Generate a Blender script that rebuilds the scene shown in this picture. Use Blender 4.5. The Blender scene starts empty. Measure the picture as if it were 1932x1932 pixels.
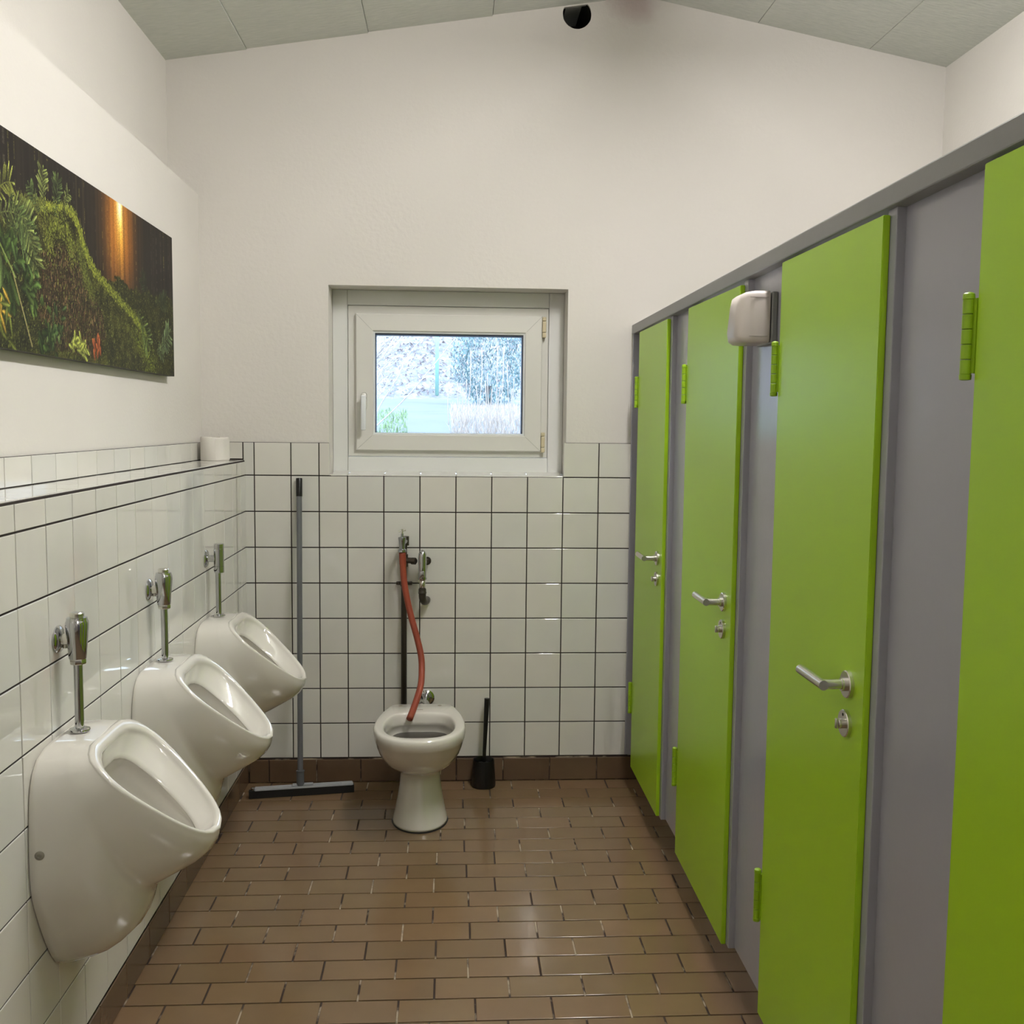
import bpy, bmesh, math, random
import numpy as np
from mathutils import Vector, Matrix, noise
random.seed(7)
sc = bpy.context.scene
col = sc.collection
# ------------------------------------------------------------------ camera
H = 1.5288; D = 4.2183
yaw, pitch, roll = 0.0593353, 0.0874657, 0.0104665
fw = Vector((math.sin(yaw)*math.cos(pitch), math.cos(yaw)*math.cos(pitch), -math.sin(pitch)))
rt = Vector((math.cos(yaw), -math.sin(yaw), 0)); up = rt.cross(fw)
r2 = rt*math.cos(roll) + up*math.sin(roll); u2 = up*math.cos(roll) - rt*math.sin(roll)
cd = bpy.data.cameras.new('camera'); cd.sensor_width = 36; cd.sensor_fit = 'HORIZONTAL'
cd.lens = 36*1898.83/1932; cd.clip_start = 0.02; cd.clip_end = 300
cam = bpy.data.objects.new('camera', cd); col.objects.link(cam)
M = Matrix((r2, u2, -fw)).transposed().to_4x4(); M.translation = (0, 0, H)
cam.matrix_world = M
sc.camera = cam
# ------------------------------------------------------------------ world and exposure
w = bpy.data.worlds.new('sky'); sc.world = w; w.use_nodes = True
wn = w.node_tree.nodes; bgn = wn['Background']
bgn.inputs[0].default_value = (0.64, 0.79, 1.0, 1); bgn.inputs[1].default_value = 10.5
sc.view_settings.view_transform = 'Standard'; sc.view_settings.look = 'None'
sc.view_settings.exposure = 0.2; sc.view_settings.gamma = 1.0; sc.view_settings.use_curve_mapping = False
LAMP = 158.0                 # emission of the fluorescent tubes
LAMPCOL = (1.0, 0.965, 0.955)

# ------------------------------------------------------------------ helpers
def S(r, g, b):
    return tuple(((c/255)/12.92 if c/255 <= .04045 else ((c/255+.055)/1.055)**2.4) for c in (r, g, b)) + (1,)
def mat(name, color, rough=.5, metal=0., bump=None, vary=None, coat=0., spec=.5):
    m = bpy.data.materials.new(name); m.use_nodes = True
    nt = m.node_tree; b = nt.nodes['Principled BSDF']
    b.inputs['Base Color'].default_value = color; b.inputs['Roughness'].default_value = rough
    b.inputs['Metallic'].default_value = metal; b.inputs['Coat Weight'].default_value = coat
    b.inputs['Specular IOR Level'].default_value = spec
    tc = nt.nodes.new('ShaderNodeTexCoord')
    if vary:   # (scale, amount)
        n = nt.nodes.new('ShaderNodeTexNoise'); n.inputs['Scale'].default_value = vary[0]; n.inputs['Detail'].default_value = 5
        nt.links.new(tc.outputs['Object'], n.inputs['Vector'])
        r = nt.nodes.new('ShaderNodeMapRange'); r.inputs['From Min'].default_value = .3; r.inputs['From Max'].default_value = .7
        r.inputs['To Min'].default_value = 1-vary[1]; r.inputs['To Max'].default_value = 1+vary[1]
        nt.links.new(n.outputs['Fac'], r.inputs['Value'])
        mx = nt.nodes.new('ShaderNodeVectorMath'); mx.operation = 'SCALE'; mx.inputs[0].default_value = color[:3]
        nt.links.new(r.outputs[0], mx.inputs['Scale']); nt.links.new(mx.outputs[0], b.inputs['Base Color'])
    if bump:   # (scale, strength, distance)
        n = nt.nodes.new('ShaderNodeTexNoise'); n.inputs['Scale'].default_value = bump[0]; n.inputs['Detail'].default_value = 6
        nt.links.new(tc.outputs['Object'], n.inputs['Vector'])
        bp = nt.nodes.new('ShaderNodeBump'); bp.inputs['Strength'].default_value = bump[1]; bp.inputs['Distance'].default_value = bump[2]
        nt.links.new(n.outputs['Fac'], bp.inputs['Height']); nt.links.new(bp.outputs[0], b.inputs['Normal'])
    return m
def base_in(m): return m.node_tree.nodes['Principled BSDF'].inputs['Base Color']
def island_vary(m, color, amt, hue=None):
    """per tile colour variation plus blotches"""
    nt = m.node_tree; g = nt.nodes.new('ShaderNodeNewGeometry')
    tc = nt.nodes.new('ShaderNodeTexCoord'); n = nt.nodes.new('ShaderNodeTexNoise'); n.inputs['Scale'].default_value = 7; n.inputs['Detail'].default_value = 4
    nt.links.new(tc.outputs['Object'], n.inputs['Vector'])
    mr = nt.nodes.new('ShaderNodeMapRange'); mr.inputs['To Min'].default_value = 1-amt; mr.inputs['To Max'].default_value = 1+amt
    nt.links.new(g.outputs['Random Per Island'], mr.inputs['Value'])
    m2 = nt.nodes.new('ShaderNodeMapRange'); m2.inputs['From Min'].default_value = .3; m2.inputs['From Max'].default_value = .7
    m2.inputs['To Min'].default_value = 1-amt*.7; m2.inputs['To Max'].default_value = 1+amt*.7
    nt.links.new(n.outputs['Fac'], m2.inputs['Value'])
    mm = nt.nodes.new('ShaderNodeMath'); mm.operation = 'MULTIPLY'; nt.links.new(mr.outputs[0], mm.inputs[0]); nt.links.new(m2.outputs[0], mm.inputs[1])
    src = nt.nodes.new('ShaderNodeMixRGB'); src.inputs[1].default_value = color; src.inputs[2].default_value = hue or color
    w2 = nt.nodes.new('ShaderNodeMath'); w2.operation = 'MULTIPLY'; w2.inputs[1].default_value = 7.31
    fr = nt.nodes.new('ShaderNodeMath'); fr.operation = 'FRACT'
    nt.links.new(g.outputs['Random Per Island'], w2.inputs[0]); nt.links.new(w2.outputs[0], fr.inputs[0]); nt.links.new(fr.outputs[0], src.inputs[0])
    sc_ = nt.nodes.new('ShaderNodeVectorMath'); sc_.operation = 'SCALE'; nt.links.new(src.outputs[0], sc_.inputs[0]); nt.links.new(mm.outputs[0], sc_.inputs['Scale'])
    nt.links.new(sc_.outputs[0], base_in(m))

def wloc(o):
    v = Vector((0, 0, 0))
    while o: v += o.location; o = o.parent
    return v
def obj(name, bm, m, parent=None, smooth=False, origin=None, label=None):
    me = bpy.data.meshes.new(name)
    o = bpy.data.objects.new(name, me)
    off = wloc(parent) if parent else Vector(origin or (0, 0, 0))
    bmesh.ops.recalc_face_normals(bm, faces=bm.faces)
    bmesh.ops.translate(bm, verts=bm.verts, vec=-off)
    if smooth:
        for f in bm.faces: f.smooth = True
    bm.to_mesh(me); bm.free(); me.materials.append(m)
    if smooth == 'auto':
        me.shade_smooth() if hasattr(me, 'shade_smooth') else None
        try: me.set_sharp_from_angle(angle=math.radians(38))
        except Exception: pass
    col.objects.link(o)
    if parent: o.parent = parent
    else: o.location = off
    if label: o['label'] = label
    return o
def thing(name, label, cat, loc=(0, 0, 0), group=None):
    o = bpy.data.objects.new(name, None); o.empty_display_size = .05; col.objects.link(o); o.location = loc
    o['label'] = label; o['category'] = cat; o['kind'] = 'thing'
    if group: o['group'] = group
    return o
def tag(o, label, cat, group=None, kind=None):
    if label: o['label'] = label
    if cat: o['category'] = cat
    if group: o['group'] = group
    if kind: o['kind'] = kind
    return o
def struct(name, bm, m, parent=None, smooth=False):
    o = obj(name, bm, m, parent, smooth)
    if not parent: o['kind'] = 'structure'
    return o
def BM(): return bmesh.new()
def box(bm, x0, x1, y0, y1, z0, z1, bev=0., seg=2):
    r = bmesh.ops.create_cube(bm, size=1)['verts']
    for v in r:
        v.co = Vector((x0+(v.co.x+.5)*(x1-x0), y0+(v.co.y+.5)*(y1-y0), z0+(v.co.z+.5)*(z1-z0)))
    if bev:
        es = list({e for v in r for e in v.link_edges})
        bmesh.ops.bevel(bm, geom=es, offset=bev, segments=seg, profile=.5, affect='EDGES')
    return r
def frame_axes(d):
    d = Vector(d).normalized(); a = Vector((0, 0, 1)) if abs(d.z) < .9 else Vector((1, 0, 0))
    x = a.cross(d).normalized(); return x, d.cross(x), d
def rings(bm, rs, cap0=True, cap1=True, closed=True):
    """rs: list of lists of points, same length; bridges them"""
    V = [[bm.verts.new(p) for p in r] for r in rs]
    n = len(V[0])
    for a, b in zip(V, V[1:]):
        for i in range(n if closed else n-1):
            j = (i+1) % n
            bm.faces.new((a[i], a[j], b[j], b[i]))
    if cap0: bm.faces.new(V[0][::-1])
    if cap1: bm.faces.new(V[-1])
    return V
def lathe(bm, prof, c, axis=(0, 0, 1), n=28, cap=True):
    """prof [(t along axis, radius)]"""
    x, y, d = frame_axes(axis); c = Vector(c)
    rings(bm, [[c+d*t+(x*math.cos(2*math.pi*i/n)+y*math.sin(2*math.pi*i/n))*max(r, 1e-4) for i in range(n)] for t, r in prof], cap, cap)
def catmull(P, k=6):
    P = [Vector(p) for p in P]; Q = [P[0]*2-P[1]]+P+[P[-1]*2-P[-2]]; out = []
    for i in range(1, len(Q)-2):
        for j in range(k):
            t = j/k; a, b, c, d = Q[i-1:i+3]
            out.append(.5*((2*b)+(c-a)*t+(2*a-5*b+4*c-d)*t*t+(3*b-a-3*c+d)*t**3))
    out.append(P[-1]); return out
def tube(bm, path, r, n=14, cap=True):
    P = [Vector(p) for p in path]; rad = r if isinstance(r, (list, tuple)) else [r]*len(P)
    t = (P[1]-P[0]).normalized(); x, y, _ = frame_axes(t); R = []
    for i, p in enumerate(P):
        if 0 < i < len(P)-1: nt = ((P[i+1]-p).normalized()+(p-P[i-1]).normalized()).normalized()
        elif i: nt = (p-P[i-1]).normalized()
        else: nt = t
        q = t.rotation_difference(nt); x = q @ x; y = q @ y; t = nt
        R.append([p+(x*math.cos(2*math.pi*k/n)+y*math.sin(2*math.pi*k/n))*rad[i] for k in range(n)])
    rings(bm, R, cap, cap)

# ------------------------------------------------------------------ materials
plaster = mat('plaster', S(222, 218, 211), .85, bump=(55, .35, .004), vary=(1.3, .015), spec=.25)
plaster_rough = mat('plaster_brushed', S(221, 217, 210), .85, bump=(90, .3, .003), vary=(3, .015), spec=.25)
ceil_m = mat('ceiling_board', S(212, 215, 207), .8, spec=.2)
tile_w = mat('white_tile', S(220, 218, 211), .03, spec=.85); island_vary(tile_w, S(222, 219, 210), .025, S(218, 218, 211))
grout = mat('dark_grout', S(40, 31, 28), .9)
tile_b = mat('brown_tile', S(120, 98, 72), .13, bump=(30, .05, .002)); island_vary(tile_b, S(122, 98, 74), .07, S(117, 96, 70))
tile_s = mat('skirting_tile', S(100, 80, 62), .22, bump=(40, .08, .002)); island_vary(tile_s, S(104, 84, 64), .12, S(96, 76, 58))
grout_b = mat('floor_grout', S(84, 70, 58), .95)
ceramic = mat('glazed_ceramic', S(228, 224, 215), .045, coat=.6, spec=.8)
chrome = mat('chrome', (.56, .56, .57, 1), .08, 1.)
steel = mat('brushed_steel', S(216, 213, 205), .26, 1.)
green = mat('lime_paint', S(167, 211, 32), .33, bump=(260, .06, .001))
green_d = mat('lime_paint_hinge', S(140, 176, 22), .4)
grey_p = mat('grey_gloss_paint', S(170, 170, 180), .18, bump=(45, .12, .003))
grey_r = mat('grey_rail_paint', S(136, 136, 135), .4, bump=(60, .1, .002))
pvc = mat('white_pvc', S(224, 223, 216), .3)
pvc_board = mat('white_board', S(226, 227, 223), .45)
beige_pl = mat('beige_plastic', S(206, 194, 160), .4)
gasket = mat('rubber_gasket', S(40, 50, 66), .6)
black_pl = mat('black_plastic', S(13, 13, 13), .32)
black_rub = mat('black_rubber', S(14, 14, 14), .55)
dark_pipe = mat('dark_painted_pipe', S(50, 44, 34), .4, bump=(40, .2, .003))
hose_m = mat('red_rubber_hose', S(142, 62, 40), .5, vary=(12, .08))
grey_tube = mat('grey_metal_handle', S(112, 114, 118), .35, .3)
paper = mat('toilet_paper', S(226, 222, 214), .95, bump=(120, .2, .002), spec=.1)
card = mat('white_dispenser_plastic', S(205, 196, 190), .3)
black_hole = mat('dark_duct', S(14, 10, 8), .9)
water_m = mat('grey_water', S(70, 66, 62), .12)
scuff = mat('chipped_glaze', S(120, 112, 98), .7)

# extra detail on plaster: stains under the ridge
nt = plaster.node_tree
tc = nt.nodes.new('ShaderNodeTexCoord')
def blob(c, r, soft):
    s = nt.nodes.new('ShaderNodeVectorMath'); s.operation = 'DISTANCE'; s.inputs[1].default_value = c
    n = nt.nodes.new('ShaderNodeTexNoise'); n.inputs['Scale'].default_value = 14
    nt.links.new(tc.outputs['Object'], n.inputs['Vector'])
    m = nt.nodes.new('ShaderNodeVectorMath'); m.operation = 'MULTIPLY_ADD'; m.inputs[1].default_value = (.08,)*3
    nt.links.new(n.outputs['Color'], m.inputs[0]); nt.links.new(tc.outputs['Object'], m.inputs[2])
    nt.links.new(m.outputs[0], s.inputs[0])
    r_ = nt.nodes.new('ShaderNodeMapRange'); r_.inputs['From Min'].default_value = r; r_.inputs['From Max'].default_value = r*soft
    r_.inputs['To Min'].default_value = 1; r_.inputs['To Max'].default_value = 0
    nt.links.new(s.outputs['Value'], r_.inputs['Value']); return r_.outputs[0]
bi = base_in(plaster); prev = bi.links[0].from_socket
st = blob((.765, D, 3.30), .06, 2.2)
mx = nt.nodes.new('ShaderNodeMixRGB'); mx.blend_type = 'MULTIPLY'; mx.inputs[2].default_value = S(232, 222, 224)
nt.links.new(st, mx.inputs[0]); nt.links.new(prev, mx.inputs[1]); nt.links.new(mx.outputs[0], bi)
# wood grain bump on the ceiling boards
nt = ceil_m.node_tree; b = nt.nodes['Principled BSDF']
tc = nt.nodes.new('ShaderNodeTexCoord'); mp = nt.nodes.new('ShaderNodeMapping'); mp.inputs['Scale'].default_value = (3, 60, 60)
n = nt.nodes.new('ShaderNodeTexNoise'); n.inputs['Scale'].default_value = 2.2; n.inputs['Detail'].default_value = 8
nt.links.new(tc.outputs['Object'], mp.inputs['Vector']); nt.links.new(mp.outputs[0], n.inputs['Vector'])
bp = nt.nodes.new('ShaderNodeBump'); bp.inputs['Strength'].default_value = .5; bp.inputs['Distance'].default_value = .004
nt.links.new(n.outputs['Fac'], bp.inputs['Height']); nt.links.new(bp.outputs[0], b.inputs['Normal'])
cr = nt.nodes.new('ShaderNodeValToRGB'); cr.color_ramp.elements[0].position = .3; cr.color_ramp.elements[0].color = S(206, 210, 202)
cr.color_ramp.elements[1].position = .72; cr.color_ramp.elements[1].color = S(220, 222, 214)
nt.links.new(n.outputs['Fac'], cr.inputs[0]); nt.links.new(cr.outputs[0], base_in(ceil_m))
# light grout patches in the floor joints
nt = grout_b.node_tree
tc = nt.nodes.new('ShaderNodeTexCoord'); n = nt.nodes.new('ShaderNodeTexNoise'); n.inputs['Scale'].default_value = 9; n.inputs['Detail'].default_value = 8
nt.links.new(tc.outputs['Object'], n.inputs['Vector'])
cr = nt.nodes.new('ShaderNodeValToRGB'); cr.color_ramp.elements[0].position = .50; cr.color_ramp.elements[0].color = S(58, 45, 37)
cr.color_ramp.elements[1].position = .60; cr.color_ramp.elements[1].color = S(168, 152, 130)
nt.links.new(n.outputs['Fac'], cr.inputs[0]); nt.links.new(cr.outputs[0], base_in(grout_b))
# thin glass for the pane
glass = bpy.data.materials.new('window_glass'); glass.use_nodes = True
nt = glass.node_tree; nt.nodes.clear()
o_ = nt.nodes.new('ShaderNodeOutputMaterial'); t_ = nt.nodes.new('ShaderNodeBsdfTransparent'); g_ = nt.nodes.new('ShaderNodeBsdfGlossy')
g_.inputs['Roughness'].default_value = .01; t_.inputs[0].default_value = (.95, .98, .98, 1)
f_ = nt.nodes.new('ShaderNodeFresnel'); f_.inputs[0].default_value = 1.45; m_ = nt.nodes.new('ShaderNodeMixShader')
nt.links.new(f_.outputs[0], m_.inputs[0]); nt.links.new(t_.outputs[0], m_.inputs[1]); nt.links.new(g_.outputs[0], m_.inputs[2]); nt.links.new(m_.outputs[0], o_.inputs[0])
tube_e = bpy.data.materials.new('fluorescent_tube'); tube_e.use_nodes = True
b = tube_e.node_tree.nodes['Principled BSDF']; b.inputs['Emission Color'].default_value = LAMPCOL+(1,); b.inputs['Emission Strength'].default_value = LAMP
b.inputs['Base Color'].default_value = (.9, .9, .9, 1)
tube_fill = tube_e.copy(); tube_fill.name = 'fill_fluorescent_tube'; tube_fill.node_tree.nodes['Principled BSDF'].inputs['Emission Strength'].default_value = LAMP*.34  # dimmer tubes of the added fill lamp that brightens the near end

# ------------------------------------------------------------------ tiles
P = .15; X0 = -.436; Z0 = 1.306; XL = -.863
def add_tile(bm, o, u, v, n, u0, u1, v0, v1, gap=.0044, gu=None, t=.006, ch=.0012, tilt=.0022):
    """one chamfered tile in the plane o + a*u + b*v, sticking out along n"""
    gu = gap if gu is None else gu
    u0 += gu/2; u1 -= gu/2; v0 += gap/2; v1 -= gap/2
    if u1-u0 < .004 or v1-v0 < .004: return
    ta, tb = random.uniform(-tilt, tilt), random.uniform(-tilt, tilt)
    uc, vc = (u0+u1)/2, (v0+v1)/2
    def pt(a, b, h): return o+u*a+v*b+n*(h+(a-uc)*ta+(b-vc)*tb)
    R = []
    for ins, h in ((0, 0), (0, t-ch), (ch*.4, t-ch*.35), (ch, t)):
        R.append([pt(u0+ins, v0+ins, h), pt(u1-ins, v0+ins, h), pt(u1-ins, v1-ins, h), pt(u0+ins, v1-ins, h)])
    rings(bm, R, False, True)
def tiles(bm, o, u, v, n, us, vs, skip=None, **k):
    o, u, v, n = map(Vector, (o, u, v, n))
    for a, b in zip(us, us[1:]):
        for c, d in zip(vs, vs[1:]):
            if skip and skip((a+b)/2, (c+d)/2): continue
            add_tile(bm, o, u, v, n, a, b, c, d, **k)

# ------------------------------------------------------------------ room shell
XU = -1.03; XUU = -1.149; XR = 2.039; YF = -1.6
WX0, WX1, WZ0, WZ1 = -.512, .475, 1.308, 2.087
ridge = (.753, 3.266)
prof = [(-1.149, 0), (2.039, 0), (2.039, 3.024), ridge, (-1.149, 2.952)]
def ceil_z(x):
    return 2.952+(x+1.149)*(ridge[1]-2.952)/(ridge[0]+1.149) if x < ridge[0] else 3.024+(2.039-x)*(ridge[1]-3.024)/(2.039-ridge[0])
# back wall with window opening and round duct opening
bm = BM()
def loop(pts, y):
    vs = [bm.verts.new((x, y, z)) for x, z in pts]
    return vs, [bm.edges.new((vs[i], vs[(i+1) % len(vs)])) for i in range(len(vs))]
hc = (.494, 3.186); hr = .0585
hole = []
for i in range(40):
    a = 2*math.pi*i/40; rr = hr*(1+.018*noise.noise(Vector((math.cos(a)*3, math.sin(a)*3, 1.3))))
    x = hc[0]+rr*math.cos(a); hole.append((x, min(hc[1]+rr*math.sin(a), ceil_z(x)-.004)))
win = [(WX0, WZ0), (WX1, WZ0), (WX1, WZ1), (WX0, WZ1)]
outer = [(-1.25, -.05), (2.14, -.05), (2.14, 3.45), (-1.25, 3.45)]
lv = [loop(p_, D) for p_ in (outer, win, hole)]
bmesh.ops.triangle_fill(bm, use_beauty=True, edges=[e for _, es in lv for e in es])
wv = lv[1][0]; deep = [bm.verts.new((x, D+.30, z)) for x, z in win]
for i in range(4): bm.faces.new((wv[i], wv[(i+1) % 4], deep[(i+1) % 4], deep[i]))
hv = lv[2][0]; dv = [bm.verts.new((x, D+.010, z)) for x, z in hole]
for i in range(len(hv)): bm.faces.new((hv[i], hv[(i+1) % len(hv)], dv[(i+1) % len(hv)], dv[i]))
wall_back = struct('wall_back', bm, plaster)
# outside skin of the back wall, so light cannot leak round the reveal
bm = BM()
for b_ in ((-1.6, WX0, 0, 3.5), (WX1, 2.4, 0, 3.5), (WX0, WX1, 0, WZ0), (WX0, WX1, WZ1, 3.5)):
    box(bm, b_[0], b_[1], D+.29, D+.31, b_[2], b_[3])
struct('masonry', bm, plaster_rough, wall_back)
# tiling on the back wall
bm = BM()
us = [-.863, -.818, -.668, -.553, X0]+[X0+P*k for k in range(1, 8)]+[.760]
vs = [Z0-P*k for k in range(8, -1, -1)]
tiles(bm, (0, D-.004, 0), (1, 0, 0), (0, 0, 1), (0, -1, 0), us, vs)
tiles(bm, (0, D-.004, 0), (1, 0, 0), (0, 0, 1), (0, -1, 0), [-.863, -.818, -.668, -.553, WX0+.004], [Z0, 1.443])
tiles(bm, (0, D-.004, 0), (1, 0, 0), (0, 0, 1), (0, -1, 0), [WX1-.012, .614, .760], [Z0, 1.452])
tiles(bm, (0, D-.004, 0), (1, 0, 0), (0, 0, 1), (0, -1, 0), [-1.03, -1.012, -.863], [1.372, 1.443])
struct('wall_tiling', bm, tile_w, wall_back)
bm = BM()
for x0, x1, z0, z1 in ((-.866, .762, .10, Z0), (-.866, WX0, Z0, 1.4425), (WX1, .762, Z0, 1.4515), (-1.03, -.86, 1.36, 1.4425)):
    box(bm, x0, x1, D-.0065, D+.01, z0, z1)
struct('grout', bm, grout, wall_back)
# window sill tiles
bm = BM()
u_ = Vector((1, 0, 0)); v_ = Vector((0, .135, .010)).normalized(); n_ = u_.cross(v_)
us2 = [WX0+.006, X0]+[X0+P*k for k in range(1, 7)]+[WX1-.006]
tiles(bm, (0, D-.008, WZ0-.004), u_, v_, n_, us2, [0, .15])
struct('sill_tiling', bm, tile_w, wall_back)
bm = BM(); box(bm, WX0, WX1, D-.004, D+.16, WZ0-.02, WZ0-.0005); struct('sill_grout', bm, grout, wall_back)
# dark duct behind the round hole
bm = BM()
lathe(bm, [(0, hr*1.01), (.26, hr*1.01)], (hc[0], D+.004, hc[1]-.0), (0, 1, 0), 40, False)
rs = [[Vector((hc[0]+hr*1.01*math.cos(2*math.pi*i/40), D+.262, hc[1]+hr*1.01*math.sin(2*math.pi*i/40))) for i in range(40)]]
bm.faces.new([bm.verts.new(p_) for p_ in rs[0]])
struct('duct', bm, black_hole, wall_back)

# left wall: tiled lower pipe casing, ledge, thick wall, recessed top
bm = BM()
pts = [(-1.30, -.05), (XL+.004, -.05), (XL+.004, 1.362), (XU, 1.362), (XU, 2.437), (XUU, 2.437), (XUU, 3.4), (-1.30, 3.4)]
fr = [bm.verts.new((x, YF, z)) for x, z in pts]; bk = [bm.verts.new((x, D+.0, z)) for x, z in pts]
for i in range(len(pts)-1): bm.faces.new((fr[i], fr[i+1], bk[i+1], bk[i]))
wall_left = struct('wall_left', bm, plaster_rough)
bm = BM(); box(bm, XL-.02, XL+.0065, YF, D-.006, .10, 1.3665); box(bm, XU-.02, XU+.0065, YF, D-.006, 1.36, 1.4405)
box(bm, XU, XL+.0060, YF, D-.006, 1.345, 1.3655)
struct('grout', bm, grout, wall_left)
yl = [D-.008, D-.1065]+[D-.1065-P*k for k in range(1, 39)]; yl = [y for y in yl if y > YF][::-1]
bm = BM()
tiles(bm, (XL+.003, 0, 0), (0, 1, 0), (0, 0, 1), (1, 0, 0), yl, vs+[1.364], tilt=.0035, gu=.0032)
ys = [y for y in [D-.006]+[4.160-.15*k for k in range(40)] if y > YF][::-1]
tiles(bm, (XU+.003, 0, 0), (0, 1, 0), (0, 0, 1), (1, 0, 0), ys, [1.369, 1.441], tilt=.006, gap=.003)
tiles(bm, (0, 0, 1.363), (0, 1, 0), (-1, 0, 0), (0, 0, 1), ys, [-(XL+.0015), -(XU+.0085)], tilt=.003, gap=.003)
struct('wall_tiling', bm, tile_w, wall_left)

# right wall behind the cubicles, front wall behind the viewer
bm = BM(); box(bm, XR, XR+.08, YF, D, -.05, 3.4); struct('wall_right', bm, plaster_rough)
bm = BM(); box(bm, -1.3, XR+.08, YF-.08, YF, -.05, 3.4); struct('wall_front', bm, plaster_rough)

# ceiling: boards with seams, two slopes
bm = BM()
def board(xa, xb, lift):
    za, zb = ceil_z(xa), ceil_z(xb)
    q = [(xa, za+lift), (xb, zb), (xb, zb+.03), (xa, za+.03)]
    rings(bm, [[Vector((x, y, z)) for x, z in q] for y in (YF-.05, D+.03)])
left = [-1.28, -.83, -.347, .152, .61, .753]; right = [.753, 1.239, 1.71, 2.14]
for a, b_ in zip(left, left[1:]): board(a+.0012, b_-.0012, .004)
for a, b_ in zip(right, right[1:]): board(a+.0012, b_-.0012, .0)
ceiling = struct('ceiling', bm, ceil_m)
bm = BM()
for a, b_ in ((-1.28, .753), (.753, 2.14)):
    q = [(a, ceil_z(a)+.012), (b_, ceil_z(b_)+.012), (b_, ceil_z(b_)+.06), (a, ceil_z(a)+.06)]
    rings(bm, [[Vector((x, y, z)) for x, z in q] for y in (YF-.05, D+.32)])
struct('ceiling_backing', bm, ceil_m, ceiling)

# floor
bm = BM(); box(bm, -1.3, 2.15, YF-.05, D+.1, -.06, -.0035)
floor = struct('floor', bm, grout_b)
bm = BM(); random.seed(3)
fp = .1026; off0 = -.553
for r in range(-41, 16):
    y0 = 2.667+fp*r; y1 = y0+fp
    off = off0+(.1 if r % 2 else 0)+random.uniform(-.012, .012)
    x = off-.203*2
    while x < XR+.1:
        a, b_ = max(x, -.868), min(x+.2028, XR)
        if b_ > a and y1 > YF: add_tile(bm, Vector((0, 0, -.008)), Vector((1, 0, 0)), Vector((0, 1, 0)), Vector((0, 0, 1)), a, b_, y0, min(y1, D), gap=.0052, t=.008, ch=.0008, tilt=.003)
        x += .2028
struct('floor_tiling', bm, tile_b, floor)
# skirting tiles
def skirt(name, us_, o, u, n):
    bm = BM(); tiles(bm, o, u, (0, 0, 1), n, us_, [.0, .101], gap=.004, t=.008, ch=.002, tilt=.004)
    s = struct(name, bm, tile_s); return s
sb = skirt('baseboard_back', [-.853, -.77, -.645, -.57, -.384, -.181, .022, .108, .222, .423, .627, .830]+[1.03+.2*k for k in range(6)], (0, D-.006, 0), (1, 0, 0), (0, -1, 0))
bm = BM(); box(bm, -.866, XR, D-.0095, D+.01, -.01, .1035); struct('grout', bm, grout_b, sb)
sl = skirt('baseboard_left', [y for y in [4.20-.2*k for k in range(30)] if y > YF][::-1], (XL+.002, 0, 0), (0, 1, 0), (1, 0, 0))
bm = BM(); box(bm, XL-.01, XL+.0065, YF, D-.005, -.01, .1035); struct('grout', bm, grout_b, sl)

# ------------------------------------------------------------------ ceiling lamps (above the frame), the rear one an added fill
for yc, tm_, lab_ in ((2.45, tube_e, 'long fluorescent ceiling lamp under the ridge in front of the window wall'), (-.35, tube_fill, 'long dimmer fluorescent fill lamp added under the ridge behind the viewer')):
    t = thing('ceiling_lamp', lab_, 'lamp', (.72, yc, 3.09), 'ridge lamps')
    bm = BM(); box(bm, .692, .748, yc-.65, yc+.65, 3.125, 3.175, .008); obj('housing', bm, pvc, t)
    for y in (yc-.62, yc+.62):
        bm = BM(); box(bm, .68, .76, y-.01, y+.01, 3.07, 3.13, .004); obj('lamp_holder', bm, pvc, t)
    for y in (yc-.35, yc+.35):
        bm = BM(); tube(bm, [(.72, y, 3.17), (.72, y, 3.262)], .006, 8); obj('hanger', bm, steel, t)
    for dx in (-.026, .026):
        bm = BM(); tube(bm, [(.72+dx, yc-.61, 3.09), (.72+dx, yc+.61, 3.09)], .013, 12); obj('tube', bm, tm_, t, True)

# ------------------------------------------------------------------ window
win_o = bpy.data.objects.new('window_1', None); col.objects.link(win_o); win_o.location = (0, D+.14, WZ0); win_o['kind'] = 'structure'
YB = D+.135
def ringbox(bm, x0, x1, z0, z1, tw, y0, y1, bev=.002):
    """mitred rectangular frame"""
    o = [(x0, z0), (x1, z0), (x1, z1), (x0, z1)]
    tl, tr, tb, tt = tw if isinstance(tw, tuple) else (tw,)*4
    i = [(x0+tl, z0+tb), (x1-tr, z0+tb), (x1-tr, z1-tt), (x0+tl, z1-tt)]
    def c(p, s, cx=(x0+x1)/2, cz=(z0+z1)/2): return (p[0]+(s if p[0] < cx else -s), p[1]+(s if p[1] < cz else -s))
    seq = [([p_ for p_ in o], y1), ([p_ for p_ in o], y0+bev), ([c(p_, bev) for p_ in o], y0), ([c(p_, -bev) for p_ in i], y0), ([p_ for p_ in i], y0+bev), ([p_ for p_ in i], y1)]
    rings(bm, [[Vector((x, y, z)) for x, z in s] for s, y in seq], False, False)
bm = BM()
box(bm, WX0+.001, -.449, YB, YB+.05, WZ0+.004, WZ1-.001, .0015); struct('side_board', bm, pvc_board, win_o)
bm = BM(); box(bm, .4095, WX1-.001, YB, YB+.05, WZ0+.004, WZ1-.001, .0015); struct('side_board', bm, pvc_board, win_o)
bm = BM(); box(bm, -.448, .4085, YB-.001, YB+.05, 2.0235, WZ1-.001, .0015); struct('top_board', bm, pvc_board, win_o)
bm = BM(); box(bm, -.448, .4085, YB-.004, YB+.05, WZ0+.006, 1.381, .002); struct('bottom_board', bm, pvc_board, win_o)
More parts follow.
